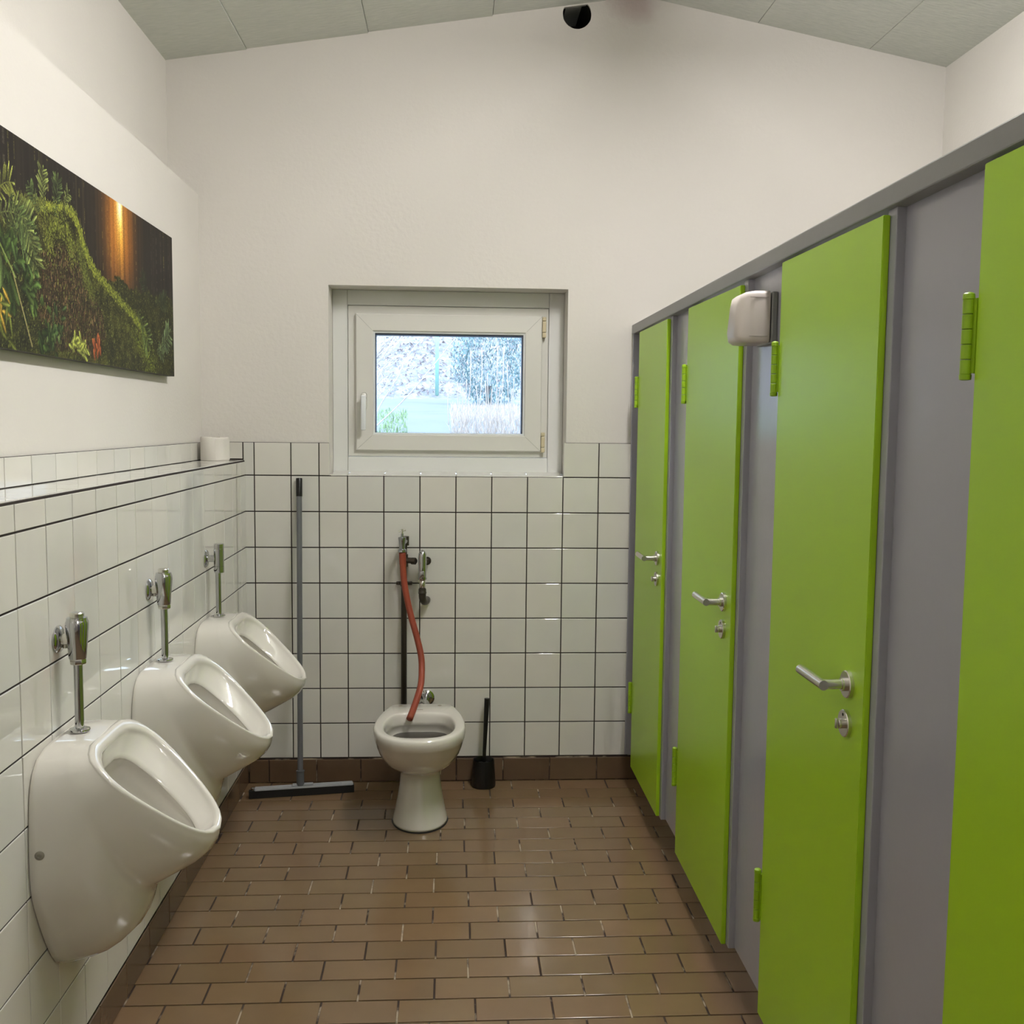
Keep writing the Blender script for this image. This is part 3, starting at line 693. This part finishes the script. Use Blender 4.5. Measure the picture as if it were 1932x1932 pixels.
# ------------------------------------------------------------------ squeegee
t = thing('squeegee', 'grey floor squeegee with black grip leaning upright in the tiled corner', 'squeegee', (-.61, 4.06, 0))
A = Vector((-.818, 4.018, 0)); B = Vector((-.400, 4.082, 0)); d = (B-A).normalized(); nn = Vector((-d.y, d.x, 0))
def obox(bm, s0, s1, t0, t1, z0, z1, bev=0):
    r = bmesh.ops.create_cube(bm, size=1)['verts']
    for v in r:
        s = s0+(v.co.x+.5)*(s1-s0); t_ = t0+(v.co.y+.5)*(t1-t0); z = z0+(v.co.z+.5)*(z1-z0); p_ = A+d*s+nn*t_; v.co = Vector((p_.x, p_.y, z))
    if bev: bmesh.ops.bevel(bm, geom=list({e for v in r for e in v.link_edges}), offset=bev, segments=2, affect='EDGES')
LN = (B-A).length
bm = BM(); obox(bm, 0, LN, .000, .007, .001, .034, .001); obox(bm, 0, LN, .013, .020, .001, .034, .001); obox(bm, .0, LN, .004, .016, .014, .032); obj('rubber_blade', bm, black_rub, t)
bm = BM(); obox(bm, .022, LN-.004, -.002, .034, .030, .040, .003); obox(bm, .05, .16, .008, .013, .039, .0425, .001); obox(bm, LN-.16, LN-.05, .008, .013, .039, .0425, .001)
obox(bm, .17, .26, .002, .030, .038, .046, .004); obj('blade_holder', bm, mat('galvanised_steel', S(176, 178, 182), .45, .25), t)
bm = BM(); p_ = A+d*.016+nn*.012; lathe(bm, [(.034, .008), (.043, .008), (.044, .006)], (p_.x, p_.y, 0), (0, 0, 1), 16); obj('bolt', bm, chrome, t, 'auto')
bx = A+d*.205+nn*.016; top = Vector((-.6325, 4.194, 1.296)); bot = Vector((bx.x, bx.y, .045)); ax = (top-bot).normalized()
bm = BM(); lathe(bm, [(-.004, .0155), (.05, .0155), (.052, .0172), (.056, .0172), (.057, .0125)], bot, ax, 20); obj('socket', bm, mat('grey_plastic_socket', S(84, 86, 88), .5), t, 'auto')
bm = BM(); Lh = (top-bot).length; lathe(bm, [(.02, .0112), (Lh-.068, .0112)], bot, ax, 20); obj('handle', bm, grey_tube, t, 'auto')
bm = BM(); lathe(bm, [(Lh-.075, .0128), (Lh-.002, .0130), (Lh, .012)], bot, ax, 20); obj('grip', bm, black_pl, t, 'auto')

# ------------------------------------------------------------------ toilet paper on the ledge
t = thing('toilet_paper_roll', 'white toilet paper roll standing on the tiled ledge in the left corner', 'toilet paper', (-.952, 4.115, 1.370))
bm = BM(); c_ = (-.9555, 4.118, 0); lathe(bm, [(1.3695, .0545), (1.372, .056), (1.458, .056), (1.462, .0545), (1.4625, .022), (1.40, .021)], c_, (0, 0, 1), 40)
for v in bm.verts:
    a = math.atan2(v.co.y-c_[1], v.co.x-c_[0]); v.co.z += .0015*math.sin(2*a) if v.co.z > 1.45 else 0
obj('roll', bm, paper, t, 'auto')
bm = BM(); R = []
for z in (1.375, 1.40, 1.43, 1.455):
    R.append([Vector((c_[0]+(.0565+.0035*max(0, i-3)/6)*math.cos(a), c_[1]+(.0565+.0035*max(0, i-3)/6)*math.sin(a), z+.002*noise.noise(Vector((i*.7, z*30, 0))))) for i, a in enumerate([math.radians(-75+8*j) for j in range(10)])])
rings(bm, R, False, False, False); obj('loose_sheet', bm, paper, t, True)

# ------------------------------------------------------------------ forest canvas
PY0, PY1, PZ0, PZ1 = 2.12, 3.706, 1.685, 2.173
CW, CH = 800, 250
rng = np.random.default_rng(5)
img = np.zeros((CH, CW, 3))
yy = np.linspace(PY0, PY1, CW)[None, :].repeat(CH, 0); zz = np.linspace(PZ0, PZ1, CH)[:, None].repeat(CW, 1)
sR = lambda r, g, b_: np.array([r, g, b_])/255.
img[:] = sR(27, 23, 20)
def fx(y): return (y-PY0)/(PY1-PY0)*(CW-1)
def fz(z): return (z-PZ0)/(PZ1-PZ0)*(CH-1)
def smooth1(n, k):
    a = rng.random(n); ker = np.ones(k)/k; return np.convolve(np.r_[a, a], ker, 'same')[n//2:n//2+n]
# trunks: vertical streaks
tr_ = smooth1(CW, 7); tr_ = (tr_-tr_.min())/(tr_.max()-tr_.min())
img += (tr_[None, :, None]**3)*sR(34, 30, 18)
nz_ = rng.random((CH, CW)); c0 = 0
while c0 < CW-3:
    if rng.random() < .55:
        on = smooth1(CH, 7); on = (on > np.quantile(on, rng.uniform(.45, .85))); br = rng.uniform(.3, .95); w_ = rng.integers(2, 6)
        cc = sR(164, 160, 74) if rng.random() < .7 else sR(120, 112, 96)
        for q in range(w_): img[on, c0+q] = img[on, c0+q]*(1-br*.6)+cc*br*.62*(0.4+.6*rng.random(on.sum()))[:, None]
    c0 += rng.integers(7, 19)
# sun glow
dy_ = yy-3.14
g1 = np.exp(-(np.abs(dy_/.135)**2.4)-((np.maximum(0, 2.10-zz)/.19)**2.2)); g2 = np.exp(-((dy_/.034)**2)-((np.maximum(0, 2.15-zz)/.13)**2))
g3 = np.exp(-((dy_/.022)**2)-(((2.165-zz)/.05)**2))
stre = (.6+.4*tr_[None, :]+.25*(nz_-.5))
img = img*(1-.8*g1[..., None])+g1[..., None]*stre[..., None]*sR(206, 124, 42)
img += g2[..., None]*(stre+.5*(nz_-.6))[..., None]*sR(120, 130, 60)
img += g3[..., None]*sR(90, 110, 150)
# undergrowth and moss mound
def blurn(k):
    a = rng.random((CH//k+2, CW//k+2)); a = np.kron(a, np.ones((k, k)))[:CH, :CW]
    for _ in range(3):
        a = (a+np.roll(a, k//2, 0)+np.roll(a, -(k//2), 0)+np.roll(a, k//2, 1)+np.roll(a, -(k//2), 1))/5
    return a
WN = .6*blurn(18)+.4*blurn(5); WN2 = .6*blurn(22)+.4*blurn(6)
def poly(pts):
    P_ = np.array(pts); x, y = yy+(WN-.5)*.05, zz+(WN2-.5)*.06; ins = np.zeros(x.shape, bool); j = len(P_)-1
    for i in range(len(P_)):
        xi, yi = P_[i]; xj, yj = P_[j]
        c = ((yi > y) != (yj > y)) & (x < (xj-xi)*(y-yi)/(yj-yi+1e-12)+xi); ins ^= c; j = i
    return ins
def blurn(k):
    a = rng.random((CH//k+2, CW//k+2)); a = np.kron(a, np.ones((k, k)))[:CH, :CW]
    for _ in range(2):
        a = (a+np.roll(a, k//2, 0)+np.roll(a, -(k//2), 0)+np.roll(a, k//2, 1)+np.roll(a, -(k//2), 1))/5
    return a
def fill(mask, cols, sc_=(2, 6, 14), amp=1.):
    n_ = .45*rng.random((CH, CW))+.3*blurn(sc_[1])+.35*blurn(sc_[2]); n_ = np.clip((n_-.3)/.55, 0, 1)**1.6
    c = np.array(cols[0])*(1-n_[..., None])+np.array(cols[1])*n_[..., None]; img[mask] = c[mask]
ground = poly([(2.1, 1.6), (2.1, 2.02), (2.3, 1.98), (2.5, 1.95), (2.8, 1.9), (3.1, 1.95), (3.3, 1.93), (3.5, 1.95), (3.72, 1.94), (3.72, 1.6)])
fill(ground, (sR(18, 17, 10), sR(74, 76, 30)))
mound = poly([(2.46, 1.6), (2.47, 1.92), (2.50, 1.99), (2.56, 2.045), (2.645, 2.06), (2.73, 2.075), (2.80, 2.055), (2.85, 1.99), (2.92, 1.945), (3.06, 1.908), (3.22, 1.865), (3.37, 1.81), (3.45, 1.6)])
fill(mound, (sR(22, 20, 11), sR(104, 106, 42)))
brown = poly([(2.50, 1.80), (2.55, 1.93), (2.70, 1.98), (2.80, 1.95), (2.86, 1.88), (2.96, 1.84), (3.0, 1.76), (2.9, 1.70), (2.6, 1.70)])
fill(brown, (sR(24, 18, 12), sR(84, 64, 38)))
for _ in range(700):
    a, b_ = rng.uniform(2.50, 3.0), rng.uniform(1.70, 1.98)
    i, j = int(fz(b_)), int(fx(a))
    if brown[i, j]: img[max(0, i-3):i+3, j] = sR(150, 120, 80)*rng.uniform(.5, 1)
hollow = poly([(2.44, 1.90), (2.44, 1.98), (2.5, 2.01), (2.54, 1.97), (2.53, 1.90)]); img[hollow] *= .35
def stroke(pts, w_, c1, c2, dens=1.):
    pts = catmull([(a, b_, 0) for a, b_ in pts], 14)
    for p_ in pts:
        for _ in range(int(26*dens)):
            a = p_.x+rng.normal(0, w_); b_ = p_.y+rng.normal(0, w_*.8); i, j = int(fz(b_)), int(fx(a))
            if 0 <= i < CH-2 and 0 <= j < CW-2:
                k = rng.random(); l_ = rng.integers(1, 4); img[i:i+l_, j:j+1+int(l_ > 2)] = c1*(1-k)+c2*k
stroke([(2.56, 2.04), (2.65, 2.06), (2.74, 2.07), (2.80, 2.045), (2.84, 1.99), (2.88, 1.96), (2.93, 1.935), (3.0, 1.915), (3.08, 1.895), (3.16, 1.875), (3.24, 1.855), (3.31, 1.83), (3.38, 1.80)], .009, sR(70, 78, 28), sR(158, 166, 58), .9)
stroke([(2.60, 1.93), (2.61, 2.0), (2.66, 2.02), (2.73, 2.0), (2.76, 1.94)], .018, sR(52, 58, 22), sR(128, 136, 50), .8)
stroke([(2.80, 2.0), (2.84, 1.92), (2.9, 1.86)], .014, sR(50, 56, 22), sR(112, 120, 46), 1.)
stroke([(2.44, 2.03), (2.5, 2.035), (2.56, 2.05)], .012, sR(60, 66, 28), sR(120, 124, 56), 1.)
stroke([(3.25, 1.80), (3.38, 1.74), (3.45, 1.70)], .03, sR(50, 60, 20), sR(140, 150, 50), 1.2)
def leaf(cx_, cz_, ang, l, wd, c, tip=None):
    j0, j1 = int(fx(cx_-l)), int(fx(cx_+l))+2; i0, i1 = int(fz(cz_-l)), int(fz(cz_+l))+2
    j0, i0 = max(j0, 0), max(i0, 0); j1, i1 = min(j1, CW), min(i1, CH)
    if j1 <= j0 or i1 <= i0: return
    X_ = yy[i0:i1, j0:j1]-cx_; Z_ = zz[i0:i1, j0:j1]-cz_; u = X_*math.cos(ang)+Z_*math.sin(ang); v = -X_*math.sin(ang)+Z_*math.cos(ang)
    m = (u > 0) & (u < l) & (np.abs(v) < wd*np.sin(np.pi*np.clip(u/l, 0, 1))**.8)
    sh = (.5+.5*u/l+.3*(rng.random(u.shape)-.5)+.25*np.cos(v/wd*4))[..., None]; blk = img[i0:i1, j0:j1]; blk[m] = (np.array(c)*sh)[m]
def frond(x, z, ang, l, c, n=9, curl=0.3):
    a = ang; px_, pz_ = x, z
    for i in range(n):
        f = 1-i/n; ll = l*.42*math.sin(math.pi*(.25+.75*f)) if i else l*.2
        for s in (-1, 1):
            for q in range(2): leaf(px_+rng.normal(0, .002), pz_+rng.normal(0, .002), a+s*rng.uniform(.8, 1.15), ll*rng.uniform(.75, 1.1), ll*.085, np.array(c)*rng.uniform(.5, 1.05))
        leaf(px_, pz_, a, l/n*1.2, l*.012, np.array(c)*.8)
        px_ += math.cos(a)*l/n; pz_ += math.sin(a)*l/n; a += -curl/n
    leaf(px_, pz_, a, l*.12, l*.03, c)
for _ in range(9000):
    a, b_ = rng.uniform(2.13, 3.70), rng.uniform(1.686, 1.99); i, j = int(fz(b_)), int(fx(a))
    if ground[i, j] or mound[i, j]:
        k = rng.random()**2; img[i:i+rng.integers(1, 4), j:j+rng.integers(1, 3)] = sR(40, 42, 18)*(1-k)+sR(120, 128, 56)*k
G1, G2, G3, YL = sR(108, 130, 70), sR(146, 160, 84), sR(78, 104, 44), sR(178, 186, 84)
frond(2.58, 2.035, 1.9, .10, G2, 10, .6); frond(2.64, 2.04, 1.2, .10, G1, 10, -.2); frond(2.70, 2.06, 1.1, .07, G2, 8); frond(2.55, 2.03, 2.6, .08, G1)
frond(2.33, 1.98, .35, .17, G2, 12, .8); frond(2.36, 1.96, .0, .16, G1, 11, .5); frond(2.30, 2.0, 1.0, .12, YL, 9, 1.); frond(2.38, 2.02, -.4, .16, G1, 11, .5); frond(2.45, 2.0, -.9, .14, G2, 10, .2)
frond(3.52, 1.77, .25, .15, sR(150, 176, 120), 10, -.5); frond(3.50, 1.76, .0, .08, sR(130, 150, 96), 8); frond(3.30, 1.87, -.6, .15, sR(120, 140, 70), 9); frond(3.50, 1.92, .3, .12, sR(70, 86, 50), 9)
frond(3.42, 1.93, 2.6, .1, sR(64, 78, 44), 8)
for (x, z, a, l, c) in ((2.33, 1.93, -.6, .10, G3), (2.38, 1.90, .6, .09, G3), (2.34, 1.86, -1.2, .12, sR(110, 140, 62)), (2.44, 1.84, .3, .09, G3), (2.45, 1.83, -.5, .10, sR(96, 120, 54)), (2.47, 1.81, -1.1, .08, G3), (2.36, 1.80, -2.2, .09, G3), (2.30, 1.88, -1.6, .13, G1), (2.48, 1.85, -.1, .07, sR(106, 140, 66)), (2.42, 1.88, 1.4, .07, sR(84, 110, 56)),
                        (2.56, 1.735, .4, .07, G3), (2.58, 1.73, 1.3, .06, G1), (2.60, 1.725, 2.2, .07, G3), (2.62, 1.72, .8, .08, sR(92, 124, 62)), (2.55, 1.70, 2.6, .08, G3), (2.66, 1.70, 1.9, .06, G1), (2.64, 1.77, 1.0, .05, sR(70, 96, 48)), (2.58, 1.78, 2.0, .05, G3)):
    for k_ in range(5): leaf(x+rng.normal(0, .02), z+rng.normal(0, .018), a+rng.normal(0, .6), l*rng.uniform(.3, .75), l*.15, np.array(c)*rng.uniform(.5, 1.0))
for k_ in range(26): leaf(2.72+rng.uniform(0, .13), 1.70+rng.uniform(0, .035), rng.uniform(-.6, 3.4), .035, .008, YL*.95)
for k_ in range(12): leaf(2.90+rng.uniform(0, .05), 1.69+rng.uniform(0, .05), rng.uniform(.8, 2.2), .035, .009, sR(176, 96, 52))
for k_ in range(22): leaf(2.20+rng.uniform(0, .2), 1.70+rng.uniform(0, .09), rng.uniform(-1, 3.4), .05, .007, sR(190, 156, 60) if k_ % 2 else sR(120, 130, 56))
# stems
for (a, b_, c, d_, cc) in ((2.38, 1.87, 2.48, 1.70, sR(150, 140, 90)), (2.28, 1.95, 2.40, 1.85, sR(120, 136, 70)), (2.46, 1.92, 2.55, 1.88, sR(40, 46, 20)), (2.70, 2.10, 2.71, 2.0, sR(50, 50, 20))):
    for f in np.linspace(0, 1, 160):
        i, j = int(fz(b_+(d_-b_)*f)), int(fx(a+(c-a)*f)); img[i:i+2, j:j+2] = cc
img *= 1.0; img = np.clip(img, 0, 1)
lin = np.where(img <= .04045, img/12.92, ((img+.055)/1.055)**2.4)
canvas_m = mat('printed_canvas', (1, 1, 1, 1), .55, bump=(900, .08, .001), spec=.18)
nt = canvas_m.node_tree; at = nt.nodes.new('ShaderNodeVertexColor'); at.layer_name = 'print'; nt.links.new(at.outputs[0], base_in(canvas_m))
t = thing('forest_picture', 'large canvas print of a mossy forest with orange sunlight on the left wall', 'picture', (XU, (PY0+PY1)/2, PZ0))
cx0 = XU+.031
vs_ = np.zeros((CH*CW, 3)); vs_[:, 0] = cx0-XU; vs_[:, 1] = (yy-(PY0+PY1)/2).ravel(); vs_[:, 2] = (zz-PZ0).ravel()
ii, jj = np.meshgrid(np.arange(CH-1), np.arange(CW-1), indexing='ij'); a = (ii*CW+jj).ravel()
fc = np.stack([a, a+1, a+CW+1, a+CW], 1)
me = bpy.data.meshes.new('canvas'); me.vertices.add(len(vs_)); me.vertices.foreach_set('co', vs_.ravel())
me.loops.add(fc.size); me.loops.foreach_set('vertex_index', fc.ravel().astype(np.int32))
me.polygons.add(len(fc)); me.polygons.foreach_set('loop_start', np.arange(0, fc.size, 4, dtype=np.int32)); me.polygons.foreach_set('loop_total', np.full(len(fc), 4, dtype=np.int32))
me.update(); ca = me.color_attributes.new('print', 'FLOAT_COLOR', 'POINT')
ca.data.foreach_set('color', np.concatenate([lin.reshape(-1, 3), np.ones((CH*CW, 1))], 1).ravel().astype(np.float32))
me.materials.append(canvas_m); o = bpy.data.objects.new('canvas', me); col.objects.link(o); o.parent = t
bm = BM(); box(bm, XU+.003, cx0-.0006, PY0, PY1, PZ0, PZ1, .0015); obj('stretcher_frame', bm, mat('wrapped_canvas_edge', S(44, 42, 28), .6), t)

# ------------------------------------------------------------------ outside
def ground_z(x, y):
    if y < 14.5: z = 1.455+.0500*(y-6.5)
    else: z = 1.855+.62*(y-14.5)
    return z+.12*noise.noise(Vector((x*.7, y*.7, 0)))*(min(1, (y-14.5)/2.5) if y > 14.5 else .1)
def terrain(x0, x1, y0, y1, nx, ny, lift=0, zf=ground_z):
    bm = BM(); V = [[bm.verts.new((x0+(x1-x0)*i/nx, y0+(y1-y0)*j/ny, zf(x0+(x1-x0)*i/nx, y0+(y1-y0)*j/ny)+lift)) for i in range(nx+1)] for j in range(ny+1)]
    for j in range(ny):
        for i in range(nx): bm.faces.new((V[j][i], V[j][i+1], V[j+1][i+1], V[j+1][i]))
    return bm
hill_m = mat('leaf_litter_soil', S(110, 100, 112), 1., spec=0); nt = hill_m.node_tree
tc = nt.nodes.new('ShaderNodeTexCoord'); n = nt.nodes.new('ShaderNodeTexNoise'); n.inputs['Scale'].default_value = 5; n.inputs['Detail'].default_value = 12; n.inputs['Roughness'].default_value = .85
n2 = nt.nodes.new('ShaderNodeTexNoise'); n2.inputs['Scale'].default_value = .45
nt.links.new(tc.outputs['Object'], n.inputs['Vector']); nt.links.new(tc.outputs['Object'], n2.inputs['Vector'])
c1 = nt.nodes.new('ShaderNodeValToRGB'); c1.color_ramp.elements[0].position = .40; c1.color_ramp.elements[0].color = S(92, 90, 92); c1.color_ramp.elements[1].position = .60; c1.color_ramp.elements[1].color = S(136, 126, 122)
c2 = nt.nodes.new('ShaderNodeMixRGB'); c2.blend_type = 'MULTIPLY'; c2.inputs[2].default_value = S(205, 225, 235)
nt.links.new(n.outputs['Fac'], c1.inputs[0]); nt.links.new(n2.outputs['Fac'], c2.inputs[0]); nt.links.new(c1.outputs[0], c2.inputs[1]); nt.links.new(c2.outputs[0], base_in(hill_m))
o = obj('hillside', terrain(-14, 14, D+.35, 40, 90, 110), hill_m, None, True); o['kind'] = 'structure'
o = obj('footpath', terrain(-1.1, .85, 5.2, 14.3, 24, 40, .015), mat('asphalt_path', S(96, 99, 104), 1., vary=(2, .08), spec=0), None, True); o['kind'] = 'structure'
def tufts(n, area, hgt, wd, seed, lean=.25, ref=ground_z):
    rnd = random.Random(seed); bm = BM()
    for _ in range(n):
        k, y = rnd.uniform(area[0], area[1]), rnd.uniform(area[2], area[3]); x = k*y
        z = ref(x, y)-.01; h = hgt*rnd.uniform(.4, 1); a = rnd.uniform(0, math.pi); w_ = wd*rnd.uniform(.6, 1.2)
        dx, dy = math.cos(a)*w_, math.sin(a)*w_; lx, ly = rnd.gauss(0, lean)*h, rnd.gauss(0, lean)*h
        v = [bm.verts.new(p_) for p_ in ((x-dx, y-dy, z), (x+dx, y+dy, z), (x+lx*.4+dx*.7, y+ly*.4+dy*.7, z+h*.6), (x+lx*.4-dx*.7, y+ly*.4-dy*.7, z+h*.6))]; tp = bm.verts.new((x+lx, y+ly, z+h))
        bm.faces.new(v); bm.faces.new((v[3], v[2], tp))
    return bm
grass_m = mat('grass', S(112, 132, 96), .9, vary=(4, .15), spec=0.1); dry_m = mat('dry_reed', S(150, 138, 130), .9, vary=(5, .1), spec=.1)
tag(obj('grass', tufts(4500, (-.30, -.045, 6.2, 10), .07, .006, 1), grass_m, None), 'short pale green grass left of the path outside the window', 'grass', kind='stuff')
tag(obj('reeds', tufts(9000, (-.002, .20, 6.0, 11.5), .10, .0035, 2, .2), dry_m, None), 'dense low dry reeds outside the lower right of the window', 'reeds', kind='stuff')
tag(obj('leaf_litter', tufts(14000, (-.2, .2, 14.6, 21), .05, .02, 3, .8), mat('dead_leaf', S(146, 134, 136), .9, vary=(3, .25), spec=0), None), 'dead leaves scattered over the slope outside', 'leaves', kind='stuff')
rnd = random.Random(4)
# tall reed stalks: (direction x/y, top height)
stalks = ((.0170, 2.04), (.0281, 2.06), (.0336, 1.90), (.0440, 2.07), (.0499, 2.07), (.0531, 1.97), (.0133, 1.85), (.0318, 1.82), (.0041, 1.83), (-.0039, 1.83), (.0225, 1.80), (.0600, 1.86), (.0660, 1.95), (.0700, 1.82), (.0385, 1.78), (.0468, 1.80), (.0100, 1.76), (.0580, 1.78), (.085, 1.95), (.10, 2.0))
for i, (k, zt) in enumerate(stalks):
    yd = 7.3+rnd.uniform(-.25, .25); x = k*yd; z0 = ground_z(x, yd); bm = BM()
    q = [(x+rnd.uniform(-.05, .05), yd, z0-.005), (x+rnd.uniform(-.015, .015), yd, (z0+zt)/2), (x, yd, zt)]
    tube(bm, catmull(q, 4), .0038, 6)
    tag(obj('reed_stalk', bm, dry_m, None, True, origin=(x, yd, z0)), 'tall thin pale reed stalk in front of the evergreen bush outside', 'reed', 'tall reed stalks outside the window')
ever_m = mat('evergreen_foliage', S(84, 108, 112), .8, vary=(2.2, .35), spec=.1)
ever = thing('evergreen_bush', 'large blue-green evergreen bush outside behind the reed stalks', 'bush', (.43, 12.2, ground_z(.43, 12.2)))
rnd = random.Random(9); bm = BM()
for _ in range(7000):
    a, b_ = rnd.uniform(0, 2*math.pi), math.acos(rnd.uniform(-1, 1)); r_ = rnd.uniform(.35, 1)**.5
    cz = 2.25+.62*math.cos(b_)*r_; wide = .50 if cz > 2.0 else .42; x = .45+wide*math.sin(b_)*r_*math.cos(a); y = 12.2+.4*math.sin(b_)*r_*math.sin(a)
    s = rnd.uniform(.012, .032); ax_ = Vector((rnd.gauss(0, 1), rnd.gauss(0, 1), rnd.gauss(0, 1)-.8)).normalized(); x_, y_, _ = frame_axes(ax_); c_ = Vector((x, y, cz))
    v = [bm.verts.new(c_+x_*s*.35*q[0]+y_*s*q[1]) for q in ((-.5, 0), (.5, 0), (.35, 1.1), (0, 1.6), (-.35, 1.1))]; bm.faces.new(v)
obj('foliage', bm, ever_m, ever)
bm = BM(); tube(bm, [(.43, 12.2, ground_z(.43, 12.2)), (.43, 12.2, 1.98)], .04, 10); obj('trunk', bm, mat('bark', S(70, 64, 64), .9), ever)
bm = BM(); tube(bm, [(-.232, 14.62, ground_z(-.232, 14.62)-.01), (-.232, 14.62, 3.5)], .026, 12)
tag(obj('pole', bm, mat('pale_green_pole', S(112, 150, 144), .6), None, True), 'thin pale green pole at the foot of the slope outside', 'pole')
twig_m = mat('pale_twig', S(170, 163, 160), .9, spec=.1)
bare = thing('bare_bush', 'bare twiggy bush outside at the left edge of the window', 'bush', (-.56, 6.4, ground_z(-.56, 6.4)))
rnd = random.Random(21); bm = BM(); YT = 6.4
def tw(pts, r_):
    q = catmull([(k*YT, YT+rnd.uniform(-.03, .03), z) for k, z in pts], 5); tube(bm, q, [r_*(1-.6*i/len(q)) for i in range(len(q))], 5)
    return q
gz = ground_z(-.5, YT)
tw([(-.083, gz), (-.076, 1.50), (-.0454, 1.69), (-.0175, 1.905), (.002, 2.06)], .0052)
tw([(-.084, gz), (-.072, 1.63), (-.056, 1.79), (-.044, 1.95), (-.028, 2.06), (-.005, 2.14)], .0052)
tw([(-.086, gz), (-.080, 1.80), (-.066, 1.96), (-.050, 2.13), (-.03, 2.2)], .0046)
tw([(-.087, gz), (-.083, 1.7), (-.079, 1.9), (-.060, 2.06), (-.045, 2.2)], .0046)
tw([(-.087, gz), (-.081, 1.75), (-.070, 1.86), (-.058, 1.93)], .004)
for _ in range(60):
    k = -.082+abs(rnd.gauss(0, .012)); z = rnd.uniform(1.68, 2.12); a = rnd.uniform(.1, 1.4); l = rnd.uniform(.05, .16)
    tw([(k-.004, z-.03), (k, z), (k+l*math.cos(a)/YT*.6, z+l*math.sin(a)*.6), (k+l*math.cos(a)/YT, z+l*math.sin(a)+rnd.uniform(-.02, .02))], .0024)
obj('twigs', bm, twig_m, bare, True)
bm = BM()
for _ in range(240):
    k = -.080+abs(rnd.gauss(0, .010)); z = rnd.uniform(1.66, 2.12); c_ = Vector((k*YT, YT-.04+rnd.gauss(0, .02), z)); s = rnd.uniform(.005, .012)
    x_, y_, _ = frame_axes((rnd.gauss(0, 1), -1.2, rnd.gauss(0, 1))); bm.faces.new([bm.verts.new(c_+x_*s*.4*q[0]+y_*s*q[1]) for q in ((-.5, 0), (.5, 0), (.4, 1.), (0, 1.5), (-.4, 1.))])
obj('withered_leaves', bm, mat('withered_leaf', S(186, 178, 168), .9), bare)
